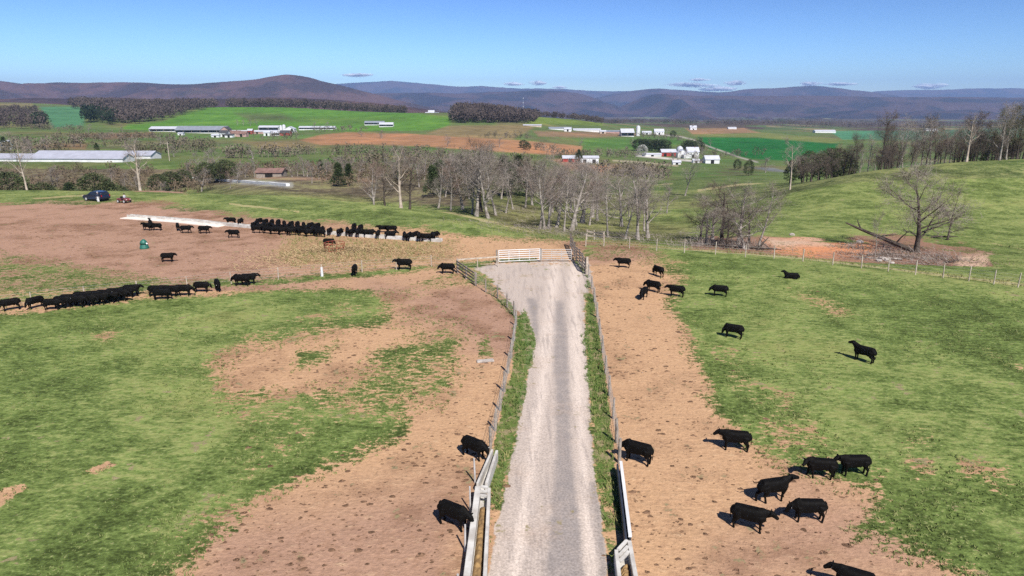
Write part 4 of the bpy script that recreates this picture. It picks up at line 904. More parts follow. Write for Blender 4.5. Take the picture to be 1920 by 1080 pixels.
fence('rail_fence', 'two faint pale rails between the corner post and the white gate', [(858, 506), (895, 503), (934, 500)], 1.2, MT['woodl'], .045, (.35, .65), (1.1,), MT['woodl'])
# heavy board wing fence right of the gates
wp = [ground(*q) for q in ((1070, 462), (1073, 470), (1077, 480), (1081, 490), (1087, 496), (1092, 503), (1098, 513))]
fence('wing_fence', 'dark tall board wing fence leading back from the right gate post', None, 1.65, MT['woodd'], .1, (), (.3, .62, .95, 1.28, 1.55), MT['wood'], pts=wp)
post(bpy.data.objects['wing_fence'], ground(1100, 514) - wp[0], 1.75, .15, MT['woodl'], name='gate_post')
def gate(p0, p1, H, mat, label, n=6, uprights=5, r=.028):
    d = p1 - p0; L_ = d.length; t = empty('pipe_gate', p0, math.atan2(d.y, d.x), label, 'gate', 'pipe gates closing the lane')
    m = MB(); z0 = .22
    m.tube([(0, 0, z0), (0, 0, H)], r * 1.2, 6); m.tube([(L_, 0, z0), (L_, 0, H)], r * 1.2, 6); m.build('end_stile', mat, t)
    for i in range(n):
        z = z0 + (H - z0) * (i / (n - 1)) ** .9; MB().tube([(0, 0, z), (L_, 0, z)], r, 6).build('rail', mat, t)
    for i in range(1, uprights):
        x = L_ * i / uprights; MB().beam((x, r + .012, z0), (x, r + .012, H), .05, .02).build('upright', mat, t)
    return t
ga = ground(935, 494); gb = ground(1014, 491); gc = ground(1071, 491)
gate(ga, gb - (gb - ga).normalized() * .12, 1.42, MT['white'], 'bright white pipe gate, left one of the closed pair', 6, 4, .042)
gate(gb + (gc - gb).normalized() * .1, gc, 1.35, MT['galvd'], 'dull grey pipe gate, right one of the closed pair', 6, 3, .03)
for p, lb in ((ga + Vector((-.2, 0, 0)), 'wooden post carrying the white gate'), (gb, 'wooden post between the two pipe gates')):
    o = post(None, p, 1.5, .09, MT['wood'], 0, name='gate_post'); tag(o, lb, 'post', 'posts of the gateway')

def bunk(A0, A1, B0, B1, h, wl, wr, label, feed_amt=1, end_holes=True, matl='conc'):
    """concrete feed bunk: A = left rim line, B = right rim line (near end 0, far end 1), at ground level"""
    t = empty('feed_bunk', A0, 0, label, 'feed bunk', 'concrete feed bunks along the lane'); o = A0
    A0, A1, B0, B1 = (q - o for q in (A0, A1, B0, B1)); mat = MT[matl]
    ax = (B0 - A0).normalized(); U = Vector((0, 0, 1))
    def wall(P0, P1, w, hh, nm, sl=0.0):
        m = MB(); V = []
        for P in (P0, P1):
            V += [P - U * .2, P + ax * w - U * .2, P + ax * (w - sl) + U * hh, P + ax * 0 + U * hh]
        m.add(V, [(0, 1, 2, 3), (7, 6, 5, 4), (0, 4, 5, 1), (1, 5, 6, 2), (2, 6, 7, 3), (3, 7, 4, 0)]); return m.build(nm, mat, t, bevel=.012)
    wall(A0, A1, wl, h, 'side_wall'); wall(B0 - ax * wr, B1 - ax * wr, wr, h * .96, 'side_wall')
    m = MB(); z = h * .3; m.add([A0 + ax * wl + U * z, B0 - ax * wr + U * z, B1 - ax * wr + U * z, A1 + ax * wl + U * z, A0 + ax * wl - U * .1, B0 - ax * wr - U * .1, B1 - ax * wr - U * .1, A1 + ax * wl - U * .1], [(0, 1, 2, 3), (7, 6, 5, 4), (0, 4, 5, 1), (1, 5, 6, 2), (2, 6, 7, 3), (3, 7, 4, 0)])
    m.build('trough_floor', mat, t)
    if feed_amt:
        n = 60; V = []; Fq = []
        for i in range(n + 1):
            f = i / n * feed_amt; a = A0.lerp(A1, f) + ax * wl; b = B0.lerp(B1, f) - ax * wr
            for j in range(9):
                g = j / 8; q = a.lerp(b, .06 + .88 * g); V.append((q.x, q.y, h * .3 + .015 + (.16 * math.sin(math.pi * g) ** .8) * (1 + .5 * float(vnoise(np.array(i * .7), np.array(j * .6), 31))) + .02 * random.random() - (0.2 if i == n else 0)))
        for i in range(n):
            for j in range(8): k = i * 9 + j; Fq.append((k, k + 1, k + 10, k + 9))
        mesh_np('feed', V, Fq, MT['feed'], t, smooth=True)['kind'] = 'stuff'
    if end_holes:                                        # end frame with two slots between three bars
        d = (A1 - A0).normalized(); e0 = A1 + ax * wl; e1 = B1 - ax * wr
        for k, off in enumerate((.05, -.32, -.62)):
            MB().beam(e0 + d * off + U * h * .9, e1 + d * off + U * h * .9, .13, .09).build('cross_bar', mat, t, bevel=.01)
    return t
def at_z(px, py, z=0.0):
    u, k = ray(px, py); y = (z - CAM_H) / k; return Vector((u * y, y, 0))
Lh = .62
bunk(at_z(862, 1130, Lh), at_z(891, 911, Lh), at_z(910, 1130, Lh), at_z(920, 913, Lh), Lh, .24, .13, 'pale concrete bunk full of golden feed left of the lane, nearest one', .86)
bunk(at_z(893, 905, .55), at_z(921, 842, .55), at_z(914, 905, .55), at_z(934, 843, .55), .55, .1, .12, 'narrow greyish bunk behind the golden-feed bunk on the left side', 0, False)
bunk(at_z(1172, 1012, .6), at_z(1156, 870, .6), at_z(1184, 1008, .6), at_z(1166, 868, .6), .62, .1, .1, 'long narrow bunk with walls painted shade-dark right of the lane', 1.0, False, 'sheet')  # near-black walls hold the shade of the road side in their colour
bunk(at_z(1163, 1130, Lh), at_z(1152, 1030, Lh), at_z(1206, 1130, Lh), at_z(1184, 1012, Lh), Lh, .14, .16, 'open-ended pale bunk at the bottom edge right of the lane', .75)
rb_ = [o for o in bpy.data.objects if o.get('label', '').startswith('long narrow bunk')][0]
MB().beam(at_z(1184, 1008, .6) - rb_.location + Vector((-.05, 0, .66)), at_z(1166, 868, .6) - rb_.location + Vector((-.05, 0, .66)), .13, .09).build('top_rail', MT['white'], rb_)
# neck rail above the bunks: a cable fence carried on posts at the pasture side
fence('neck_rail', 'single white pipe rail over the left feed bunks', None, 1.15, MT['galvd'], .04, (), (), pts=[at_z(*q) for q in ((858, 1130), (872, 1035), (882, 960), (891, 905))])
# the long bunk and concrete pad in the far yard
far_l = [ground(242, 407), ground(300, 411), ground(360, 416), ground(425, 423), ground(500, 430), ground(570, 435), ground(640, 441), ground(710, 446), ground(770, 450), ground(828, 453)]
t = empty('feed_bunk', far_l[0], 0, 'very long white concrete feed bunk lined with black cattle in the far yard', 'feed bunk'); o = far_l[0]
for a, b in zip(far_l[:-1], far_l[1:]):
    a = a - o; b = b - o; s = (b - a).cross(Vector((0, 0, 1))).normalized() * .3
    for sg in (-1, 1): MB().beam(a + s * sg + Vector((0, 0, .2)), b + s * sg + Vector((0, 0, .16)), .1, .42).build('side_wall', MT['pad' if a.x < -38 else 'conc'], t)
    MB().beam(a + Vector((0, 0, .12)), b + Vector((0, 0, .12)), .5, .24).build('trough_floor', MT['conc'], t)
pad = MB()
for a, b in zip(far_l[:4], far_l[1:4]):
    s = (b - a).cross(Vector((0, 0, 1))).normalized(); pad.add([a - s * .5 + Vector((0, 0, .10)), b - s * .5 + Vector((0, 0, .10)), b + s * 1.6 + Vector((0, 0, .10)), a + s * 1.6 + Vector((0, 0, .10)), a - s * .5 - Vector((0, 0, .3)), b - s * .5 - Vector((0, 0, .3)), b + s * 1.6 - Vector((0, 0, .3)), a + s * 1.6 - Vector((0, 0, .3))], [(0, 1, 2, 3), (7, 6, 5, 4), (0, 4, 5, 1), (1, 5, 6, 2), (2, 6, 7, 3), (3, 7, 4, 0)])
tag(pad.build('concrete_pad', MT['pad']), 'pale concrete apron beside the long bunk', None, None, 'structure')

# ------------------------------------------------------------------ cattle
def cow_mesh(pose):
    m = MB(); P = dict(neck=12, yaw=0, head=-35, stride=0, tail=0, lie=False, droop=0); P.update(pose)
    dz = -.62 if P['lie'] else 0
    S = [(-1.03, 1.14, .14, .17), (-1.0, 1.11, .24, .27), (-.9, 1.07, .29, .33), (-.6, 1.04, .31, .365), (-.3, 1.01, .32, .385), (0, .99, .335, .40), (.3, .985, .325, .405), (.52, .99, .29, .40), (.68, 1.01, .24, .36), (.8, 1.03, .17, .28)]
    m.tube([(x, 0, z + dz) for x, z, a, b in S], [(a, b) for x, z, a, b in S], 22, sq=.66)
    # neck and head
    nk = R(P['neck']); yw = R(P['yaw']); base = Vector((.56, 0, 1.14 + dz)); Ln = .52
    d1 = Vector((math.cos(nk) * math.cos(yw * .5), math.cos(nk) * math.sin(yw * .5), math.sin(nk)))
    p1 = base + d1 * Ln * .55; d2 = Vector((math.cos(nk) * math.cos(yw), math.cos(nk) * math.sin(yw), math.sin(nk))); p2 = p1 + d2 * Ln * .5
    m.tube([base - d1 * .15, base + d1 * .12, p1, p2], [(.24, .33), (.22, .31), (.175, .245), (.13, .18)], 14)
    hp = R(P['head']); hd = Vector((math.cos(hp) * math.cos(yw), math.cos(hp) * math.sin(yw), math.sin(hp)))
    q = p2 - hd * .06 + Vector((0, 0, .03))
    m.tube([q - hd * .05, q + hd * .05, q + hd * .2, q + hd * .36, q + hd * .47, q + hd * .52], [(.1, .11), (.15, .165), (.14, .155), (.1, .115), (.1, .105), (.06, .06)], 12)
    side = Vector((-math.sin(yw), math.cos(yw), 0)); eb = q + Vector((0, 0, .05)); tips = []
    for s in (-1, 1):
        e0 = eb + side * s * .1; e1 = e0 + side * s * .15 - Vector((0, 0, .03)); e2 = e1 + side * s * .08 - Vector((0, 0, .04)); tips.append(e1)
        m.tube([e0, e1, e2], [(.03, .045), (.045, .065), (.02, .025)], 8)
    # legs
    if not P['lie']:
        for s in (-1, 1):
            st = P['stride'] * s
            f = st * .24; xk = .56 + f * .45
            m.tube([(.55, s * .19, 1.0), (.56, s * .2, .78), (xk, s * .195, .5), (xk + f * .3, s * .19, .42), (.56 + f * .9, s * .19, .13), (.58 + f, s * .19, .05), (.6 + f, s * .19, 0)], [(.15, .18), (.125, .15), (.08, .085), (.07, .075), (.058, .058), (.07, .07), (.076, .076)], 10, up=(1, 0, 0))
            g = -st * .24
            m.tube([(-.72, s * .19, 1.05), (-.68 + g * .2, s * .2, .8), (-.74 + g * .5, s * .19, .62), (-.9 + g * .8, s * .185, .46), (-.88 + g * .95, s * .185, .3), (-.85 + g, s * .185, .1), (-.83 + g, s * .185, 0)], [(.18, .26), (.16, .23), (.12, .15), (.08, .09), (.062, .062), (.07, .07), (.076, .076)], 10, up=(1, 0, 0))
        m.tube([(-.25, 0, .66), (-.45, 0, .62), (-.6, 0, .68)], [(.1, .06), (.13, .09), (.08, .05)], 10)
    else:
        for s in (-1, 1):
            m.tube([(.5, s * .22, .3), (.72, s * .28, .14), (.85, s * .3, .08), (.62, s * .33, .05), (.45, s * .33, .04)], [.12, .08, .055, .045, .05], 8)
            m.tube([(-.6, s * .25, .35), (-.35, s * .38, .2), (-.2, s * .42, .12), (-.5, s * .46, .07), (-.75, s * .46, .05)], [.18, .13, .07, .05, .055], 8)
    # tail
    if P['tail']: tp = [(-.95, 0, 1.3 + dz), (-1.12, 0, 1.36 + dz), (-1.26, .05, 1.24 + dz), (-1.36, .12, 1.28 + dz), (-1.42, .16, 1.38 + dz)]
    elif P['lie']: tp = [(-.95, 0, 1.22 + dz), (-1.08, .04, 1.0 + dz), (-1.1, .1, .22), (-1.0, .2, .08), (-.9, .3, .06)]
    else: tp = [(-.95, 0, 1.3), (-1.08, 0, 1.16), (-1.1, 0, .85), (-1.09, .02, .6), (-1.07, .03, .42)]
    m.tube(tp, [.05, .032, .026, .035, .03], 8)
    o = fuse('cow', m, MT['hide'], .026, 3)
    return o, tips, yw
tagm = MB()
ws = [(-.03, -.005, -.06), (.03, -.005, -.06), (.03, .005, -.06), (-.03, .005, -.06), (-.022, -.005, .0), (.022, -.005, .0), (.022, .005, .0), (-.022, .005, .0)]
tagm.add(ws, [(3, 2, 1, 0), (4, 5, 6, 7), (0, 1, 5, 4), (1, 2, 6, 5), (2, 3, 7, 6), (3, 0, 4, 7)])
tag_o = tagm.build('ear_tag', MT['tagw'], None, bevel=.002); tag_me = tag_o.data; bpy.data.objects.remove(tag_o)
COW = {}
for k, p in dict(stand=dict(neck=10, head=-38), walk=dict(neck=4, head=-38, stride=1), alert=dict(neck=42, head=-15, yaw=12), graze=dict(neck=-48, head=-72), feed=dict(neck=-22, head=-62), turnl=dict(neck=12, head=-30, yaw=48, stride=-.6), turnr=dict(neck=8, head=-34, yaw=-50, stride=.6), tailup=dict(neck=26, head=-12, yaw=-8, stride=.8, tail=1), lie=dict(neck=48, head=-10, lie=True)).items():
    o, tips, yw = cow_mesh(p); COW[k] = (o.data, tips, yw); bpy.data.objects.remove(o)
rc = random.Random(3)
def cow(px, py, yaw, pose, label, group='black cattle', s=1.0, tagged=True, pt=None):
    me, tips, yw = COW[pose]
    o = bpy.data.objects.new('cow', me); COL.objects.link(o); p = pt or ground(px, py, 20, 140)
    o.location = p; o.rotation_euler = (0, 0, R(yaw)); s *= rc.uniform(.67, .74); o.scale = (s * 1.0, s * rc.uniform(.97, 1.08), s * 1.03)
    if tagged:
        c = bpy.data.objects.new('ear_tag', tag_me); COL.objects.link(c); c.parent = o; tp = tips[0 if rc.random() < .5 else 1]
        c.location = tp + Vector((.035 * math.cos(yw), .035 * math.sin(yw), -.02)); c.rotation_euler = (0, 0, yw + R(90))
    return tag(o, label, 'cow', group)
g1 = 'cattle in the right pen'
cow(1193, 866, 148, 'feed', 'black cow with its head over the shaded right bunk, hindquarters to the camera', g1, 1.06)
cow(1376, 843, 168, 'stand', 'black cow standing alone, highest of the group in the lower right pen', g1)
cow(1535, 895, 168, 'turnl', 'black cow nose to flank with its neighbour, left one of the touching pair', g1)
cow(1598, 890, 180, 'stand', 'black cow at the edge of the grass, right one of the touching pair', g1)
cow(1450, 938, 14, 'tailup', 'black cow facing right with its tail lifted and head raised', g1)
cow(1512, 976, 177, 'feed', 'black cow facing left with a white ear tag, below the touching pair', g1)
cow(1405, 992, -24, 'stand', 'black cow turned towards the lower right, lowest complete one in the right pen', g1)
cow(1597, 1112, 150, 'stand', 'black cow cut off by the bottom edge of the view', g1)
cow(853, 988, -32, 'feed', 'black cow with a white-ringed muzzle reaching to the golden-feed bunk', 'cattle at the left bunks', 1.05)
cow(890, 858, -38, 'feed', 'black cow with its head down at the narrow greyish bunk', 'cattle at the left bunks')
g2 = 'cattle in the upper right pen'
cow(1168, 502, 168, 'stand', 'black cow nearest the gate in the right pen, facing left', g2)
cow(1233, 518, 118, 'graze', 'black cow walking away, topmost at the meeting of dirt and grass', g2)
cow(1223, 547, 140, 'feed', 'black cow standing over a second one on the bare dirt', g2)
cow(1206, 560, -118, 'graze', 'black cow half hidden, head down towards the camera on the bare dirt', g2)
cow(1267, 556, 158, 'stand', 'black cow on the dirt margin right of the overlapping pair', g2)
cow(1348, 555, 160, 'feed', 'black cow on green grass left of the lying one', g2)
cow(1373, 633, 150, 'graze', 'black cow with lowered head alone at the dirt and grass boundary', g2)
cow(1617, 677, 128, 'alert', 'black cow with head held high alone on the right pasture', g2)
cow(1483, 522, 165, 'lie', 'black cow lying down on the right pasture', g2)
cow(838, 513, 176, 'feed', 'black cow pressed against the corner post, facing left', 'cattle on the left path')
cow(757, 506, 178, 'stand', 'black cow in side view between the two posts left of the corner', 'cattle on the left path', 1.12)
cow(665, 516, -86, 'stand', 'black cow seen head-on beside the left wire fence', 'cattle on the left path')
cow(453, 536, 176, 'feed', 'broad black cow facing left at the right end of the walking line', 'cattle on the left path', 1.06)
cow(468, 533, 12, 'stand', 'black cow facing right, partly behind the broad left-facing one', 'cattle on the left path')
cow(316, 491, 2, 'stand', 'black cow standing alone in the middle of the left yard, head right', 'cattle in the far yard')
cow(618, 462, 2, 'graze', 'black cow eating from the red ring feeder', 'cattle in the far yard')
cow(276, 432, 160, 'stand', 'black cow at the left of a huddled trio near the pale pad', 'cattle in the far yard'); cow(283, 427, 120, 'alert', 'black cow with raised head, top of the huddled trio', 'cattle in the far yard'); cow(294, 432, 175, 'stand', 'black cow at the right of a huddled trio near the pale pad', 'cattle in the far yard')
cow(334, 432, 118, 'stand', 'black cow walking away toward the pale pad', 'cattle in the far yard'); cow(350, 437, 4, 'walk', 'black cow facing right just below the one walking away', 'cattle in the far yard')
cow(384, 438, 0, 'walk', 'black cow in clean side profile midway along the pale pad', 'cattle in the far yard'); cow(438, 446, 178, 'walk', 'black cow facing left below the bunk, with its shadow beneath', 'cattle in the far yard')
cow(433, 421, 178, 'stand', 'black cow at the left end of the bunk row', 'cattle at the far bunk'); cow(452, 423, 90, 'feed', 'black cow end-on, second from the left at the bunk', 'cattle at the far bunk')
cow(20, 582, -142, 'graze', 'black cow at the extreme left edge of the path', 'cattle on the left path'); cow(66, 578, -118, 'graze', 'black cow head-down, second from the left edge on the path', 'cattle on the left path')
line = [(101, 581, 6), (120, 577, 2), (133, 573, 10), (147, 576, 2), (158, 569, 12), (168, 573, -4), (178, 566, 8), (190, 571, 4), (199, 565, 2), (209, 568, 6), (218, 561, 12), (229, 564, 0), (240, 558, 8), (249, 554, 10)]
for i, (px, py, yw_) in enumerate(line):
    cow(px, py, yw_ + rc.uniform(-6, 6), rc.choice(['walk', 'stand', 'feed', 'graze']), 'black cow in the close-packed left walking file, %s from its tail end' % ordinal(i), 'cattle on the left path', tagged=i in (1, 8))
for i, (px, py, yw_, po) in enumerate([(296, 556, 4, 'stand'), (306, 562, 8, 'graze'), (325, 556, 3, 'walk'), (346, 555, 4, 'feed'), (380, 548, 2, 'feed'), (409, 545, -60, 'feed')]):
    cow(px, py, yw_, po, 'black cow in the gap group ahead of the packed file, %s from the left' % ordinal(i), 'cattle on the left path')
# the packed row at the far bunk
items = []
for i in range(15):
    f = i / 14; px = 476 + 128 * f; items.append((px, 430 + 10 * f, rc.choice([100, 80, -80, 60, 120, 95, -100]), rc.choice(['feed', 'stand', 'feed', 'graze'])))
for i in range(8):
    f = i / 7; items.append((484 + 116 * f, 437 + 7.5 * f, rc.choice([5, 175, 20, 160, 0]), rc.choice(['stand', 'feed', 'walk'])))
for i in range(10): items.append((486 + 12 * i, 423 + 1.1 * i, rc.choice([-90, -70, -110]), 'feed'))
items += [(619, 441, 88, 'feed'), (638, 443, 80, 'feed'), (652, 442, 100, 'feed'), (662, 443, 80, 'stand'), (671, 444, 95, 'feed'), (682, 444, 170, 'stand'), (693, 445, 10, 'feed'), (664, 434, -90, 'feed'), (676, 436, -90, 'feed'), (709, 447, 95, 'feed'), (718, 436, 175, 'stand'), (733, 448, 2, 'stand'), (734, 437, 178, 'stand'), (759, 450, 100, 'feed'), (768, 451, 85, 'feed'), (777, 449, 60, 'stand'), (786, 452, 95, 'feed'), (798, 453, 175, 'feed'), (812, 451, 100, 'graze'), (816, 449, 60, 'feed')]
items.sort()
for i, (px, py, yw_, po) in enumerate(items):
    cow(px, py, yw_ + rc.uniform(-8, 8), po, 'black cow crowding the long white bunk, %s from the left of the row' % ordinal(i), 'cattle at the far bunk', tagged=rc.random() < .15)

# ------------------------------------------------------------------ vehicles and people
def wheel(parent, p, r, w, rimm='alloy'):
    m = MB(); m.tube([(p[0], p[1] - w / 2, p[2]), (p[0], p[1] - w / 2 * .7, p[2]), (p[0], p[1] + w / 2 * .7, p[2]), (p[0], p[1] + w / 2, p[2])], [r * .93, r, r, r * .93], 20)
    o = m.build('wheel', MT['rubber'], parent, smooth=False)
    MB().tube([(p[0], p[1] - w / 2 - .01, p[2]), (p[0], p[1] + w / 2 + .01, p[2])], r * .6, 14).build('rim', MT[rimm], o)
    return o
sp = ground(182, 376); suv = empty('parked_suv', sp, R(158), 'dark navy SUV parked on the grass at the left of the plateau', 'car')
def prism(prof_, hw, taper_z=None):
    m = MB(); n = len(prof_); V = []
    for s in (-1, 1):
        for x, z in prof_:
            q = hw if taper_z is None or z < taper_z else hw * (1 - .22 * (z - taper_z) / .7); V.append((x, s * q, z))
    m.add(V, [tuple(range(n)), tuple(range(2 * n - 1, n - 1, -1))] + [(i, (i + 1) % n, n + (i + 1) % n, n + i) for i in range(n)]); return m
body = [(-2.3, .45), (-2.35, .8), (-2.3, 1.08), (-2.15, 1.5), (-1.95, 1.68), (-.6, 1.74), (.1, 1.7), (.45, 1.6), (1.05, 1.12), (2.05, .98), (2.3, .8), (2.32, .45), (1.9, .3), (-1.9, .3)]
prism(body, .93, 1.0).build('body', MT['navy'], suv, bevel=.05)
for s in (-1, 1):
    for a, b in ((-2.0, -1.15), (-1.05, -.15), (-.05, .75)):
        zt = 1.56 if b < .5 else 1.42; m = MB(); y0, y1 = .925, .79
        m.add([(a, s * y0, 1.1), (b, s * y0, 1.1), (b - (.45 if b > .5 else 0), s * y1, zt), (a + (.12 if a < -1.9 else 0), s * y1, 1.58), (a, s * (y0 - .06), 1.1), (b, s * (y0 - .06), 1.1), (b - (.45 if b > .5 else 0), s * (y1 - .06), zt), (a + (.12 if a < -1.9 else 0), s * (y1 - .06), 1.58)], [(0, 1, 2, 3), (7, 6, 5, 4), (0, 4, 5, 1), (1, 5, 6, 2), (2, 6, 7, 3), (3, 7, 4, 0)]); m.build('side_window', MT['glass'], suv)
    for x in (-1.42, 1.4): wheel(suv, (x, s * .84, .36), .36, .24)
    MB().box((2.28, s * .68, .82), (.12, .34, .16)).build('headlight', MT['lampw'], suv, bevel=.02)
    MB().box((-2.31, s * .78, .98), (.1, .16, .3)).build('tail_light', MT['lampr'], suv, bevel=.02)
    MB().box((.55, s * 1.02, 1.14), (.16, .16, .12)).build('mirror', MT['navy'], suv, bevel=.02)
MB().add([(1.07, -.74, 1.15), (1.07, .74, 1.15), (.5, .66, 1.6), (.5, -.66, 1.6), (1.02, -.74, 1.1), (1.02, .74, 1.1), (.45, .66, 1.55), (.45, -.66, 1.55)], [(0, 1, 2, 3), (7, 6, 5, 4), (0, 4, 5, 1), (1, 5, 6, 2), (2, 6, 7, 3), (3, 7, 4, 0)]).build('windscreen', MT['glass'], suv)
MB().add([(-2.33, -.7, 1.12), (-2.33, .7, 1.12), (-2.19, .64, 1.5), (-2.19, -.64, 1.5), (-2.28, -.7, 1.12), (-2.28, .7, 1.12), (-2.14, .64, 1.5), (-2.14, -.64, 1.5)], [(0, 1, 2, 3), (7, 6, 5, 4), (0, 4, 5, 1), (1, 5, 6, 2), (2, 6, 7, 3), (3, 7, 4, 0)]).build('rear_window', MT['glass'], suv)
def person(loc, rz, label, top, bottom, hat, seated=False):
    t = empty('person', loc, rz, label, 'person'); m = MB(); hz_ = .95 if not seated else .5; h = hz_
    m.tube([(0, 0, h - .08), (0, 0, h + .1), (0, 0, h + .32), (0, 0, h + .46), (0, 0, h + .54)], [(.15, .11), (.145, .105), (.18, .12), (.17, .1), (.07, .06)], 12, up=(1, 0, 0))
    m.tube([(0, 0, h + .5), (0, 0, h + .62)], .055, 8, up=(1, 0, 0)); m.tube([(.01, 0, h + .58), (.02, 0, h + .66), (.015, 0, h + .74), (0, 0, h + .82)], [(.05, .055), (.075, .09), (.08, .095), (.04, .05)], 12, up=(1, 0, 0))
    m.tube([(.08, 0, h + .68), (.12, 0, h + .66)], [.02, .012], 6)
    for s in (-1, 1): m.tube([(.0, s * .075, h + .7), (-.01, s * .095, h + .69)], [.025, .02], 6)
    arms = []
    for s in (-1, 1):
        hand = Vector((.32, s * .16, h + .1)) if seated else Vector((.06 + .05 * s, s * .27, h - .1))
        el = Vector((.04, s * .25, h + .18)); arms.append((s, el, hand))
        m.tube([(0, s * .17, h + .44), (0.0, s * .21, h + .38), el, hand], [.055, .05, .042, .03], 8)
        d = (hand - el).normalized(); m.tube([hand, hand + d * .06, hand + d * .1], [(.03, .018), (.042, .02), (.035, .015)], 8)
        pr = d.cross(Vector((0, s, 0))).normalized()
        for k in range(4): b_ = hand + d * .09 + pr * (k - 1.5) * .02; m.tube([b_, b_ + d * (.035 + .006 * (k in (1, 2))), b_ + d * .06 + Vector((0, -s * .015, -.01))], [.0095, .009, .007], 5)
        b_ = hand + d * .03 + pr * .04; m.tube([b_, b_ + pr * .025 + d * .02, b_ + pr * .03 + d * .05], [.012, .01, .008], 5)
        if seated: lg = [(0, s * .09, h), (.42, s * .11, h + .03), (.46, s * .11, h - .38), (.5, s * .11, h - .44)]
        else: lg = [(0, s * .08, h), (.02, s * .09, .52), (-.01, s * .09, .1), (.0, s * .09, .05)]
        m.tube(lg, [.09, .065, .045, .045], 10, up=(1, 0, 0) if not seated else (0, 0, 1))
        e = Vector(lg[-1]); m.tube([e + Vector((-.07, 0, -.0)), e + Vector((.04, 0, -.0)), e + Vector((.16, 0, -.02))], [(.04, .045), (.045, .04), (.03, .02)], 8)
    fuse('body', m, MT['skin'], .012, 2, t)
    j = MB(); j.tube([(0, 0, h - .02), (0, 0, h + .1), (0, 0, h + .32), (0, 0, h + .46), (0, 0, h + .53)], [(.18, .135), (.17, .125), (.2, .14), (.185, .12), (.085, .075)], 14, up=(1, 0, 0))
    for s, el, hand in arms: j.tube([(0, s * .15, h + .44), (0, s * .215, h + .39), el, el.lerp(hand, .85)], [.065, .062, .055, .042], 8)
    fuse('jacket', j, MT[top], .014, 2, t)
    j = MB(); j.tube([(0, 0, h - .12), (0, 0, h + .02)], [(.16, .12), (.175, .13)], 12, up=(1, 0, 0))
    for s in (-1, 1):
        lg = [(0, s * .09, h), (.42, s * .11, h + .03), (.46, s * .11, h - .36)] if seated else [(0, s * .085, h), (.02, s * .09, .52), (-.01, s * .09, .09)]
        j.tube(lg, [.105, .08, .065], 10, up=(1, 0, 0) if not seated else (0, 0, 1))
    fuse('trousers', j, MT[bottom], .014, 2, t)
    MB().tube([(-.0, 0, h + .73), (0, 0, h + .74), (0, 0, h + .745), (0, 0, h + .86)], [(.16, .17), (.16, .17), (.1, .11), (.08, .09)], 14, up=(1, 0, 0)).build('hat', MT[hat], t)
    return t
person(ground(185, 379), R(150), 'person in dark jacket, pale hat and white trousers standing before the navy SUV', 'cloth_d', 'cloth_w', 'cloth_g')
vp = ground(233, 380); utv = empty('utility_vehicle', vp, R(-20), 'small open red farm vehicle right of the navy SUV', 'utility vehicle')
prism([(-1.0, .35), (-1.05, .78), (-.2, .78), (-.15, .5), (.45, .5), (.5, .82), (.95, .72), (1.1, .5), (1.0, .35)], .55).build('body', MT['atv'], utv, bevel=.03)
MB().box((-.02, 0, .62), (.42, .9, .16)).build('seat', MT['rubber'], utv, bevel=.03); MB().box((-.25, 0, .9), (.1, .9, .45)).build('backrest', MT['rubber'], utv, bevel=.03)
for s in (-1, 1):
    for x in (-.68, .7): wheel(utv, (x, s * .56, .3), .3, .22, 'alloy')
    MB().box((1.03, s * .38, .62), (.08, .16, .1)).build('headlight', MT['lampw'], utv, bevel=.01)
MB().tube([(.42, .22, .75), (.28, .22, .98)], .02, 6).build('steering_column', MT['dark'], utv)
MB().tube([(.27 + .13 * .8 * math.cos(a) * .5, .22 + .14 * math.sin(a), .98 + .12 * math.cos(a)) for a in [i * math.pi / 6 for i in range(13)]], .015, 6).build('steering_wheel', MT['dark'], utv)
person(vp + Vector((math.cos(R(-20)) * -.05 - math.sin(R(-20)) * .22, math.sin(R(-20)) * -.05 + math.cos(R(-20)) * .22, .26)), R(-20), 'person in a light grey top and dark cap seated in the red farm vehicle', 'cloth_g', 'cloth_d', 'dark', True)

# ------------------------------------------------------------------ things in the yards
gp = ground(271, 466)
mf = empty('mineral_feeder', gp, .4, 'green covered mineral feeder alone on the trampled yard', 'feeder')
MB().tube([(0, 0, 0), (0, 0, .12), (0, 0, .45), (0, 0, .5)], [.5, .52, .42, .4], 18, up=(1, 0, 0)).build('tub', MT['green'], mf)
MB().tube([(0, 0, .55), (0, 0, .85), (.05, 0, 1.05), (.08, 0, 1.12)], [.46, .36, .18, .05], 16, up=(1, 0, 0)).build('hood', MT['green'], mf, smooth=True)
MB().tube([(.3, -.22, .62), (.34, -.3, .64)], .1, 10).build('opening', MT['white'], mf)
rp = ground(628, 470); rf = empty('ring_feeder', rp, 0, 'rusty red round hay ring feeder sunk in trodden straw', 'feeder')
for z in (.12, .5, .95):
    m = MB(); m.tube([(1.15 * math.cos(a), 1.15 * math.sin(a), z) for a in [i * math.pi / 14 for i in range(29)]], .03, 6, cap=False); m.build('hoop', MT['rust'], rf)
for i in range(16):
    a = i * math.pi / 8; MB().tube([(1.15 * math.cos(a), 1.15 * math.sin(a), .02), (1.15 * math.cos(a + .1), 1.15 * math.sin(a + .1), .95)], .022, 5).build('bar', MT['rust'], rf)
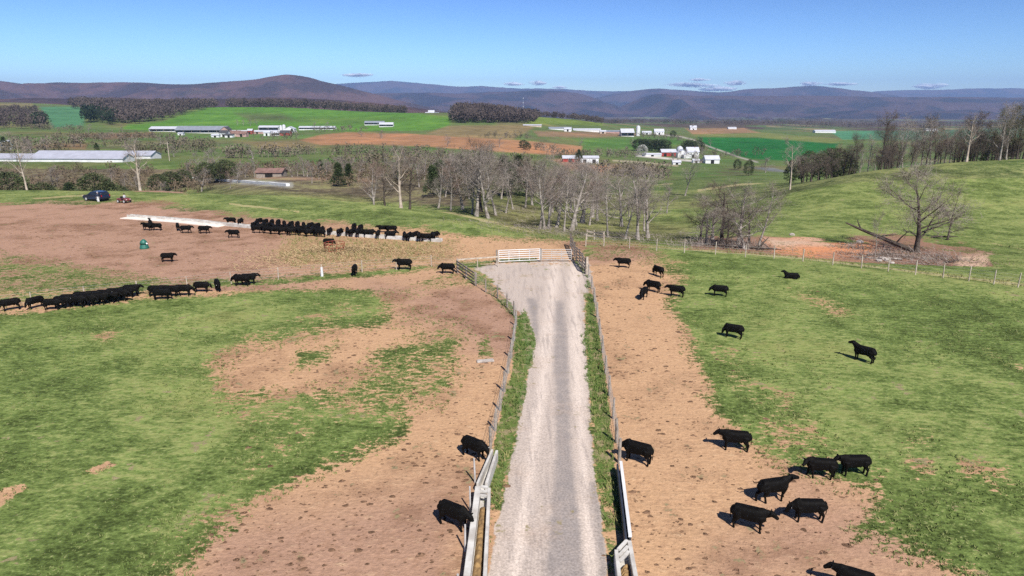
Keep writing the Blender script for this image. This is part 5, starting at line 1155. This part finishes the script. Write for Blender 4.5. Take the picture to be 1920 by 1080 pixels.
def straw_mass(name, label, centers, n, spread, mat, length=.5, w=.025, pile=.25, up=.25):
    r = np.random.default_rng(n); c = np.array([(p.x, p.y) for p in centers]); i = r.integers(0, len(c), n)
    xy = c[i] + r.normal(0, 1, (n, 2)) * np.array(spread); z = hgt(xy[:, 0], xy[:, 1]) + np.abs(r.normal(0, 1, n)) * pile * np.exp(-((xy - c[i]) ** 2 / np.array(spread) ** 2).sum(1))
    P = np.column_stack([xy, z]); d = r.normal(0, 1, (n, 3)); d[:, 2] = np.abs(d[:, 2]) * up; d /= np.linalg.norm(d, axis=1)[:, None]; s = np.cross(d, [0, 0, 1.0]); s /= np.linalg.norm(s, axis=1)[:, None]
    L_ = r.uniform(.4, 1, (n, 1)) * length; s = s * w + np.array([0, 0, w * .4])
    Q = np.stack([P - s, P + s, P + d * L_ + s, P + d * L_ - s], 1)
    return tag(mesh_np(name, Q.reshape(-1, 3), np.arange(4 * n).reshape(n, 4), mat), label, None, None, 'stuff')
straw_mass('hay', 'hay heaped and trodden round the ring feeder', [rp + Vector((.8, .2, 0)), rp + Vector((2, .4, 0)), rp + Vector((-1.5, -.5, 0)), rp], 4500, (1.6, 1.0), MT['hay'], .45, .02, .35)
straw_mass('straw', 'straw strewn over the far yard', [ground(560, 480), ground(600, 470), ground(680, 470), ground(740, 470), ground(800, 475), ground(520, 490), ground(640, 490)], 6500, (3.2, 2.6), MT['hay'], .4, .02, .1)
# stones, slabs and fallen wood
def boulder(p, r, label, mat='stone', seed=0, name='stone', group='pale stones'):
    q = random.Random(seed); bm = bmesh.new(); bmesh.ops.create_icosphere(bm, subdivisions=2, radius=1)
    for v in bm.verts: v.co *= q.uniform(.78, 1.12); v.co.z *= .6; v.co.x *= 1.2
    me = bpy.data.meshes.new(name); bm.to_mesh(me); bm.free(); me.materials.append(MT[mat]); o = bpy.data.objects.new(name, me); COL.objects.link(o)
    o.location = p + Vector((0, 0, r * .2)); o.scale = (r, r, r); o.rotation_euler = (0, 0, q.uniform(0, 6)); return tag(o, label, 'stone', group)
for i, (px, py, r, lb) in enumerate([(1655, 487, .5, 'biggest pale stone at the foot of the cut bank'), (1664, 490, .42, 'pale stone just right of the biggest one at the cut bank'), (1648, 490, .35, 'pale stone just left of the biggest one at the cut bank'), (1672, 494, .3, 'rightmost small stone of the heap at the cut bank'), (1612, 455, .5, 'pale rock at the upper lip of the clay bank'), (1485, 441, .4, 'pale rock lying on top of the orange clay')]):
    boulder(ground(px, py, 60, 140), r, lb, seed=i)
tag(MB().box(tuple(ground(910, 678) + Vector((0, 0, .06))), (1.15, .4, .12), R(12)).build('slab', MT['stone'], bevel=.03), 'long white slab lying on the dirt left of the lane fence', 'slab')
def log(p, L_, r, rz, label, pit=0.05, seed=0, mat='barkd'):
    q = random.Random(seed); m = MB(); d = Vector((math.cos(rz), math.sin(rz), pit)); P = [p + d * L_ * t + Vector((q.uniform(-.08, .08), q.uniform(-.08, .08), r * .7 + q.uniform(0, .08))) for t in (0, .25, .5, .75, 1)]
    m.tube(P, [r, r * .95, r * .8, r * .6, r * .3], 8)
    for k in range(3):
        b = P[1 + k]; e = b + Vector((q.uniform(-1, 1), q.uniform(-1, 1), q.uniform(.3, 1.0))) * L_ * .22; m.tube([b, b.lerp(e, .5) + Vector((0, .1, .05)), e], [r * .4, r * .3, r * .12], 5)
    o = m.build('fallen_log', MT[mat], smooth=False); return tag(o, label, 'log', 'fallen wood on the debris')
log(ground(1712, 474, 60, 140), 8.5, .3, R(150), 'thick dark fallen trunk leaning left from the foot of the largest lone tree', .36, 1)
log(ground(1745, 446, 60, 150), 3.5, .16, R(-25), 'dark broken limb right of the largest lone tree', .1, 2)
log(ground(1385, 465, 60, 140), 5, .16, R(-25), 'long dark log among the left scrub trees', .02, 3); log(ground(1330, 452, 60, 140), 4, .12, R(-20), 'thinner dark log at the left edge of the scrub', .02, 4)
log(ground(1420, 470, 60, 140), 3.5, .13, R(50), 'upturned branch log beside the slender scrub tree', .3, 5); log(ground(1625, 480, 60, 140), 4, .12, R(10), 'reddish log at the lower edge of the clay', .02, 6)
log(ground(1690, 488, 60, 140), 5, .14, R(170), 'grey log lying below the largest lone tree', .02, 7, 'bark'); log(ground(1770, 493, 60, 140), 3, .1, R(20), 'small log at the right end of the debris', .02, 8)
brush = [ground(px, py, 60, 140) for px, py in ((1320, 455), (1345, 460), (1370, 462), (1395, 465), (1420, 466), (1300, 462), (1610, 478), (1635, 486), (1660, 478), (1690, 482), (1720, 486), (1750, 480), (1780, 488), (1600, 465), (1740, 495))]
straw_mass('brushwood', 'tangled dead brushwood along the cut bank', brush, 3000, (1.5, .9), MT['twig'], 1.1, .016, .7, .5)
straw_mass('leaf_litter', 'grey-brown litter and sticks on the bank', brush + [ground(px, py, 60, 140) for px, py in ((1630, 465), (1680, 470), (1820, 495))], 2600, (2.6, 1.3), MT['twigr'], .35, .03, .08, .15)
bank = [ground(px, py, 84, 170) for px, py in ((900, 395), (960, 425), (1010, 430), (1050, 440), (1085, 438), (1130, 445), (1170, 445), (1210, 448), (1000, 400), (1060, 410), (1120, 420), (950, 395), (1160, 400))]
straw_mass('brushwood', 'low brush between the gully trees', bank, 4500, (5, 4), MT['twig'], 1.0, .014, .7, .5)

# dung and clods on the bare ground, weeds and tufts
def scatter_attr(n, maskarr, ymin, ymax, seed, xr=(-60, 60)):
    r = np.random.default_rng(seed); y = r.uniform(ymin, ymax, n * 8); x = r.uniform(-1, 1, n * 8) * (y * .85)
    rad = np.hypot(x, y - C0); aa = np.arctan2(x, y - C0); i = np.searchsorted(rr, rad).clip(0, NR - 1); j = np.searchsorted(ang, aa).clip(0, NA - 1)
    k = (maskarr[i * NA + j] > r.uniform(.15, .9, n * 8)) & ((vnoise(x / 2.2, y / 2.2, 60) + .5 * vnoise(x / 7, y / 7, 61) > r.uniform(-1.2, .8, n * 8)) | (seed != 5)); x = x[k][:n]; y = y[k][:n]; return x, y, hgt(x, y), r
bare = dirt * (1 - clip01(road)) * (1 - lush)
x, y, z, r = scatter_attr(4200, bare, 21, 96, 5)
n = len(x); sx = np.exp(r.normal(-3.05, .55, n)).clip(.02, .13); kk = 7; a = np.linspace(0, 2 * np.pi, kk, endpoint=False)[None] + r.uniform(0, 6, (n, 1)); rd = sx[:, None] * np.where(np.abs(np.cos(a)) > .7, 1.5, 1) * r.uniform(.65, 1.3, (n, kk))
ring = np.stack([x[:, None] + rd * np.cos(a), y[:, None] + rd * np.sin(a), z[:, None] - .01 + 0 * a], -1); mid = np.stack([x[:, None] + rd * .55 * np.cos(a), y[:, None] + rd * .55 * np.sin(a), z[:, None] + sx[:, None] * .32 * r.uniform(.6, 1.3, (n, kk))], -1)
V = np.concatenate([ring, mid], 1).reshape(-1, 3); b0 = (np.arange(n) * 2 * kk)[:, None]; i0 = np.arange(kk)[None]; i1 = (i0 + 1) % kk
Fq = np.stack([b0 + i0, b0 + i1, b0 + kk + i1, b0 + kk + i0], -1).reshape(-1, 4)
cap = np.stack([b0[:, 0] + kk, b0[:, 0] + kk + 2, b0[:, 0] + kk + 4, b0[:, 0] + kk + 6], 1); cap2 = np.stack([b0[:, 0] + kk, b0[:, 0] + kk + 1, b0[:, 0] + kk + 2, b0[:, 0] + kk + 2], 1)
tag(mesh_np('dung', V, np.concatenate([Fq, cap]), MT['clod']), 'dried dung and clods on the bare earth', None, None, 'stuff')
def tufts(name, label, mask, N_, y0, y1, seed, mat, hh, blades=6, wd=.012):
    x, y, z, r = scatter_attr(N_, mask, y0, y1, seed); n = len(x)
    c = np.repeat(np.column_stack([x, y, z]), blades, 0) + r.normal(0, .05, (n * blades, 3)) * [1, 1, 0]; h = r.uniform(.5, 1.2, (n * blades, 1)) * hh
    d = r.normal(0, .45, c.shape); d[:, 2] = 1; s = r.normal(0, 1, c.shape); s[:, 2] = 0; s /= np.linalg.norm(s, axis=1)[:, None]; s *= wd
    Q = np.stack([c - s, c + s, c + d * h + s * .3, c + d * h - s * .3], 1); k = len(Q)
    return tag(mesh_np(name, Q.reshape(-1, 3), np.arange(4 * k).reshape(k, 4), mat), label, None, None, 'stuff')
gm1 = simple('lush_blades', (.075, .14, .03), .8, col2=(.15, .2, .06), scale=.8, spec=.1); gm2 = simple('dry_blades', (.34, .3, .13), .9, col2=(.16, .19, .06), scale=.8, spec=.1); gm3 = simple('pasture_blades', (.10, .145, .04), .9, col2=(.24, .25, .1), scale=.5, spec=.1)
tufts('verge_grass', 'long lush grass on the lane verges', lush * clip01(.75 + wob_s * 1.6), 8500, 24, 85, 6, gm1, .2, 6, .02)
tufts('dry_weeds', 'dry weeds along the lane and in the verges', np.maximum(lush * .5, 0) * (road < .4) + clip01(straw) * (PY > 360), 5000, 24, 110, 7, gm2, .28, 5, .02)
tufts('pasture_tufts', 'short uneven pasture tufts', (1 - clip01(dirt)) * (1 - clip01(road)) * clip01(.3 + wob_s * 1.8), 8000, 20, 100, 8, gm3, .07, 5, .025)
tufts('sparse_tufts', 'thin grass regrowing on the trampled earth', clip01(dirt) * (dirt < .85) * 2 * (road < .25), 6000, 20, 90, 9, gm3, .09, 5, .028)

# ------------------------------------------------------------------ farms
def hip(parent, mat, w, d, h, hr, over=.4, nm='roof'):
    m = MB(); a = w / 2 + over; b = d / 2 + over; t = .18
    V = [(-a, -b, h - .1), (a, -b, h - .1), (a, 0, h + hr), (-a, 0, h + hr), (a, b, h - .1), (-a, b, h - .1)]; V += [(x, y, z + t) for x, y, z in V]
    m.add(V, [(0, 1, 2, 3), (3, 2, 4, 5), (9, 8, 7, 6), (11, 10, 8, 9), (0, 6, 7, 1), (5, 4, 10, 11), (1, 7, 8, 2), (2, 8, 10, 4), (3, 9, 6, 0), (5, 11, 9, 3)]); return m.build(nm, mat, parent)
def building(px, Y_, w, d, h, hr, label, wall='white', roof='roofw', yaw=0, open_front=False, name='barn', cat='barn', group='farm buildings', doors=1, windows=0, gable_front=False, loc=None, chimney=False):
    p = loc or onY(px, Y_); t = empty(name, p, R(yaw) + (R(90) if gable_front else 0), label, cat, group)
    if gable_front: w, d = d, w
    m = MB(); th = .25
    m.box((0, d / 2 - th / 2, (h - 3) / 2), (w, th, h + 3)); m.box((-w / 2 + th / 2, 0, (h - 3) / 2), (th, d - 2 * th, h + 3)); m.box((w / 2 - th / 2, 0, (h - 3) / 2), (th, d - 2 * th, h + 3))
    for s in (-1, 1):                                     # gable triangles
        x = s * (w / 2 - th / 2); m.add([(x - th / 2, -d / 2 + .02, h), (x - th / 2, d / 2 - .02, h), (x - th / 2, 0, h + hr - .05), (x + th / 2, -d / 2 + .02, h), (x + th / 2, d / 2 - .02, h), (x + th / 2, 0, h + hr - .05)], [(0, 1, 2), (5, 4, 3), (0, 3, 4, 1), (1, 4, 5, 2), (2, 5, 3, 0)])
    if not open_front: m.box((0, -d / 2 + th / 2, (h - 3) / 2), (w, th, h + 3))
    else: m.box((0, -d / 2 + th / 2, -1.2), (w, th, 3.6))
    m.build('wall', MT[wall], t); hip(t, MT[roof], w, d, h, hr)
    if open_front:
        n = max(2, int(w / 9))
        for i in range(min(n + 1, 14)): MB().box((-w / 2 + w * i / n, -d / 2 + .1, h / 2), (.3, .3, h)).build('post', MT['wood'], t)
    else:
        for i in range(doors):
            x = (i + .5) / doors * w - w / 2; MB().box((x, -d / 2 - .03, min(h, 3.0) / 2 - .05), (min(2.6, w * .3), .12, min(h * .85, 2.8))).build('door', MT['dark'], t)
        for i in range(windows):
            x = (i + .5) / windows * w * .8 - w * .4; MB().box((x + 1.0, -d / 2 - .03, h * .68), (.9, .1, 1.1)).build('window', MT['glass'], t)
        if gable_front: MB().box((w / 2 + .03, 0, h * .42), (.12, d * .34, h * .8)).build('door', MT['dark'], t)
    if chimney: MB().box((w * .2, 0, h + hr), (.8, .8, 1.6)).build('chimney', MT['roofb'], t)
    return t
# the two long white houses, left
building(0, 335, 112, 10, 1.7, 1.9, 'nearest of the two very long white-roofed barns at the left', wall='white', roof='roofl', yaw=-2, doors=0, loc=onY(60, 335) + Vector((-8, 0, -.2)))
building(0, 352, 60, 10, 1.7, 1.9, 'second very long white-roofed barn, its gable showing right of the nearest one', roof='roofl', yaw=-2, doors=0, loc=onY(170, 354) + Vector((4, 0, -.1)))
building(-20, 420, 26, 12, 3, 2.6, 'white roof corner of a barn at the left frame edge', doors=0)
# dairy farm on the left hill
building(320, 880, 46, 16, 3.4, 2.8, 'white-roofed open cattle barn at the left end of the dairy row', open_front=True, group='dairy farm')
building(382, 872, 62, 20, 3.6, 4.6, 'large grey-roofed open cattle barn of the dairy row', roof='roofg', open_front=True, group='dairy farm')
building(425, 862, 9, 12, 5, 3.6, 'red-and-white gambrel barn at the joint of the grey roof', wall='pink', roof='roofd', gable_front=True, group='dairy farm')
building(484, 868, 72, 8, 2.7, 1.6, 'long low pinkish shed of the dairy row', wall='pink', roof='roofw', doors=5, group='dairy farm')
building(506, 930, 26, 12, 4.2, 2.2, 'white-roofed barn behind the long pinkish shed', open_front=True, group='dairy farm')
building(470, 861, 6, 6, 4.2, 2, 'little red shed in front of the pinkish shed', wall='red', roof='roofw', group='dairy farm')
building(596, 940, 48, 10, 2.6, 1.8, 'long white shed at the right end of the dairy row', open_front=True, group='dairy farm')
building(545, 890, 12, 10, 4.6, 2.8, 'white gabled milking parlour beside the silos', gable_front=True, group='dairy farm')
def silo(px, Y_, r, h, label, dome=True, mat='white'):
    t = empty('silo', onY(px, Y_), 0, label, 'silo', 'silos'); MB().tube([(0, 0, -2), (0, 0, h)], r, 20, up=(1, 0, 0)).build('shell', MT[mat], t, smooth=False)
    MB().tube([(0, 0, h), (0, 0, h + r * .45), (0, 0, h + r * .8), (0, 0, h + r * .95)], [r * 1.02, r * .85, r * .45, r * .05], 20, up=(1, 0, 0)).build('dome', MT['roofw'], t)
silo(533, 905, 2.2, 7.5, 'white silo left of the milking parlour'); silo(527, 915, 1.8, 6.5, 'smaller white silo at the left of the dairy silos')
building(422, 760, 9, 8, 4.2, 2.6, 'white farmhouse at the left of the house cluster', roof='roofd', name='house', cat='house', windows=3, group='farmhouses', chimney=True)
building(440, 770, 14, 9, 3.4, 2.8, 'brown-roofed house in the middle of the cluster', wall='tan', roof='roofb', name='house', cat='house', windows=3, group='farmhouses', chimney=True)
building(455, 765, 11, 8, 3.4, 2.6, 'pinkish brown-roofed house at the right of the cluster', wall='pink', roof='roofb', name='house', cat='house', windows=2, group='farmhouses')
building(431, 745, 8, 6, 2.6, 1.4, 'dark-roofed garage before the brown-roofed house', roof='roofd', name='garage', cat='garage', group='farmhouses'); building(405, 745, 8, 5, 2.2, 1.2, 'white shed at the far left of the house cluster', name='shed', cat='shed', group='farmhouses')
building(502, 800, 7, 7, 3.6, 1.8, 'small white shed with a rounded look below the dairy', name='shed', cat='shed', group='farmhouses'); building(517, 805, 11, 7, 2.8, 1.8, 'open white machinery shed beside the small white one', open_front=True, group='farmhouses')
building(536, 800, 11, 8, 3.2, 2.6, 'dark-roofed red barn right of the machinery shed', wall='red', roof='roofd', group='farmhouses'); building(340, 800, 6, 5, 2, 1, 'tiny white hut on the slope below the open cattle barn', name='shed', cat='shed', group='farmhouses')
building(703, 1010, 28, 10, 3, 2.4, 'left one of two open sheds above the tilled field', open_front=True, roof='roofg', group='hill sheds'); building(725, 970, 19, 9, 3, 2.6, 'right one of two open sheds above the tilled field, bright roof', open_front=True, group='hill sheds')
for i, (px, w, h, hr, rf, lb) in enumerate([(802, 9, 4, 2.4, 'roofw', 'leftmost white house in the hilltop hamlet'), (809, 13, 6.5, 5, 'roofw', 'tallest white house of the hilltop hamlet'), (817, 14, 5, 3, 'roofg', 'grey-roofed house of the hilltop hamlet'), (827, 12, 4, 2.5, 'roofw', 'low white house of the hilltop hamlet'), (837, 14, 5, 3.6, 'roofw', 'rightmost white house of the hilltop hamlet')]):
    building(px, 1500 + 18 * i, w, 10, h, hr, lb, roof=rf, name='house', cat='house', windows=2, group='hilltop hamlet')
# valley farm, centre right
building(998, 1080, 28, 10, 1.6, 1.2, 'pale low shed at the left of the valley barns', wall='tan', group='valley farm', doors=0); building(1050, 1050, 34, 10, 2.4, 1.8, 'long grey-roofed barn, left one of the valley barns', roof='roofg', group='valley farm', doors=0)
building(1064, 1020, 10, 8, 3.4, 2, 'little white barn standing before the left valley barn', group='valley farm'); building(1100, 1075, 42, 10, 2.4, 1.8, 'long white-roofed barn in the middle of the valley barns', group='valley farm', doors=0)
building(1130, 1030, 9, 7, 2.8, 1.8, 'small tan-walled barn below the valley barns', wall='tan', group='valley farm'); building(1152, 1070, 34, 10, 2.6, 1.8, 'long pinkish-walled barn beside the big white barn', wall='pink', roof='roofg', group='valley farm', doors=0)
building(1175, 985, 18, 17, 5, 5.2, 'big white barn with a wide dark opening', gable_front=False, open_front=True, group='valley farm'); silo(1196, 1010, 3, 12, 'white silo right of the big white barn')
building(1212, 1080, 14, 9, 3, 2.2, 'low white building left of the white farmhouse', group='valley farm'); building(1235, 1100, 15, 9, 4.5, 4, 'white farmhouse at the right end of the valley farm', name='house', cat='house', windows=3, group='valley farm')
building(1299, 1500, 14, 10, 5, 4, 'white house before the tan field', name='house', cat='house', windows=2, group='valley farm'); building(1545, 1500, 44, 14, 3.5, 2.4, 'long white barn beside the teal field', group='distant barns', doors=0); building(1745, 1700, 28, 12, 3.5, 2.4, 'far white barn seen through the hilltop trees', group='distant barns', doors=0)
building(1372, 1700, 20, 10, 3, 2, 'small distant barn at the edge of the tan field', group='distant barns', doors=0)
# red and white sheds in front
building(1068, 525, 11, 9, 2.8, 1.9, 'red shed with a pale roof on bare earth', wall='red', group='sheds below the tilled field', name='shed', cat='shed'); building(1104, 528, 14, 8, 3.9, 1.3, 'white metal shed right of the red shed', wall='galv', group='sheds below the tilled field', name='shed', cat='shed', doors=2)
# white farmstead
building(1252, 660, 14, 10, 3.8, 2.6, 'red barn with white-trimmed doors at the farmstead', wall='red', group='white farmstead', doors=2); silo(1274, 665, 3, 6.5, 'white silo behind the farmstead houses')
building(1278, 640, 9, 8, 4.5, 3, 'white gabled house left at the farmstead', gable_front=True, name='house', cat='house', group='white farmstead'); building(1297, 645, 11, 9, 5.2, 4, 'tallest white house at the farmstead', name='house', cat='house', windows=3, group='white farmstead', chimney=True)
building(1288, 632, 7, 6, 3, 2, 'white porch wing between the farmstead houses', gable_front=True, name='house', cat='house', group='white farmstead'); building(1222, 655, 17, 6, 1.9, 1.2, 'low white sheds left of the red farmstead barn', name='shed', cat='shed', group='white farmstead')
building(1333, 545, 11, 8, 3.2, 2.8, 'bright white gabled shed alone right of the farmstead', name='shed', cat='shed', group='farmstead sheds'); building(1304, 548, 5, 4, 2, 1.2, 'tiny white hut between the yard trees', name='shed', cat='shed', group='farmstead sheds'); building(1268, 520, 6, 4, 1.8, 1.2, 'small low white shed below the farmstead', name='shed', cat='shed', group='farmstead sheds')
building(1318, 556, 14, 5, 1.8, .9, 'low dark-roofed shed joining the white huts', wall='wood', roof='roofd', name='shed', cat='shed', group='farmstead sheds')
# valley shed and white bunk beyond the plateau
building(510, 235, 8.5, 6, 1.6, 1.1, 'brown-roofed shed in the hollow beyond the plateau', wall='wood', roof='roofb', name='shed', cat='shed', group='hollow'); 
for (a, b, lb) in (((350, 333), (372, 333), 'short white trough in the hollow beyond the plateau'), ((405, 336), (540, 347), 'long white fenceline trough in the hollow beyond the plateau')):
    A_ = ground(a[0], a[1] + 2, 142, 300); B_ = ground(b[0], b[1] + 2, 142, 300); A_.z += .3; B_.z += .3
    m = MB(); n = 24; 
    for i in range(n):
        p = A_.lerp(B_, i / n); q = A_.lerp(B_, (i + 1) / n); p.z = float(hgt(p.x, p.y)) + .35; q.z = float(hgt(q.x, q.y)) + .35; m.beam(p, q, 1.0, .7)
    tag(m.build('feed_trough', MT['white']), lb, 'trough', 'white troughs in the hollow')
mp_ = onY(981, 5200) + Vector((0, 0, 0)); u, k = ray(981, 183); topz = CAM_H + k * 5200; mast = empty('radio_mast', Vector((u * 5200, 5200, float(hgt(u * 5200, 5200)))), 0, 'thin radio mast with white sections for lights before the mountains', 'mast')
hh_ = topz - mast.location.z; MB().tube([(0, 0, 0), (0, 0, hh_ * .5), (0, 0, hh_)], [1.4, 1.1, .8], 6, up=(1, 0, 0)).build('mast_pole', MT['roofg'], mast)
for f in (.62, .8, 1.0): MB().tube([(0, 0, hh_ * f - 9), (0, 0, hh_ * f)], 1.7, 8, up=(1, 0, 0)).build('mast_light', MT['white'], mast)  # the mast's lights, drawn as plain white sections that do not glow
pw = ground(318, 302, 200, 500); pole = empty('utility_pole', pw, 0, 'thin pale utility pole right of the long white barns', 'pole'); MB().tube([(0, 0, -.5), (0, 0, 9)], .16, 8, up=(1, 0, 0)).build('pole_shaft', MT['woodl'], pole); MB().box((0, 0, 8.3), (2, .12, .12)).build('crossarm', MT['woodl'], pole)
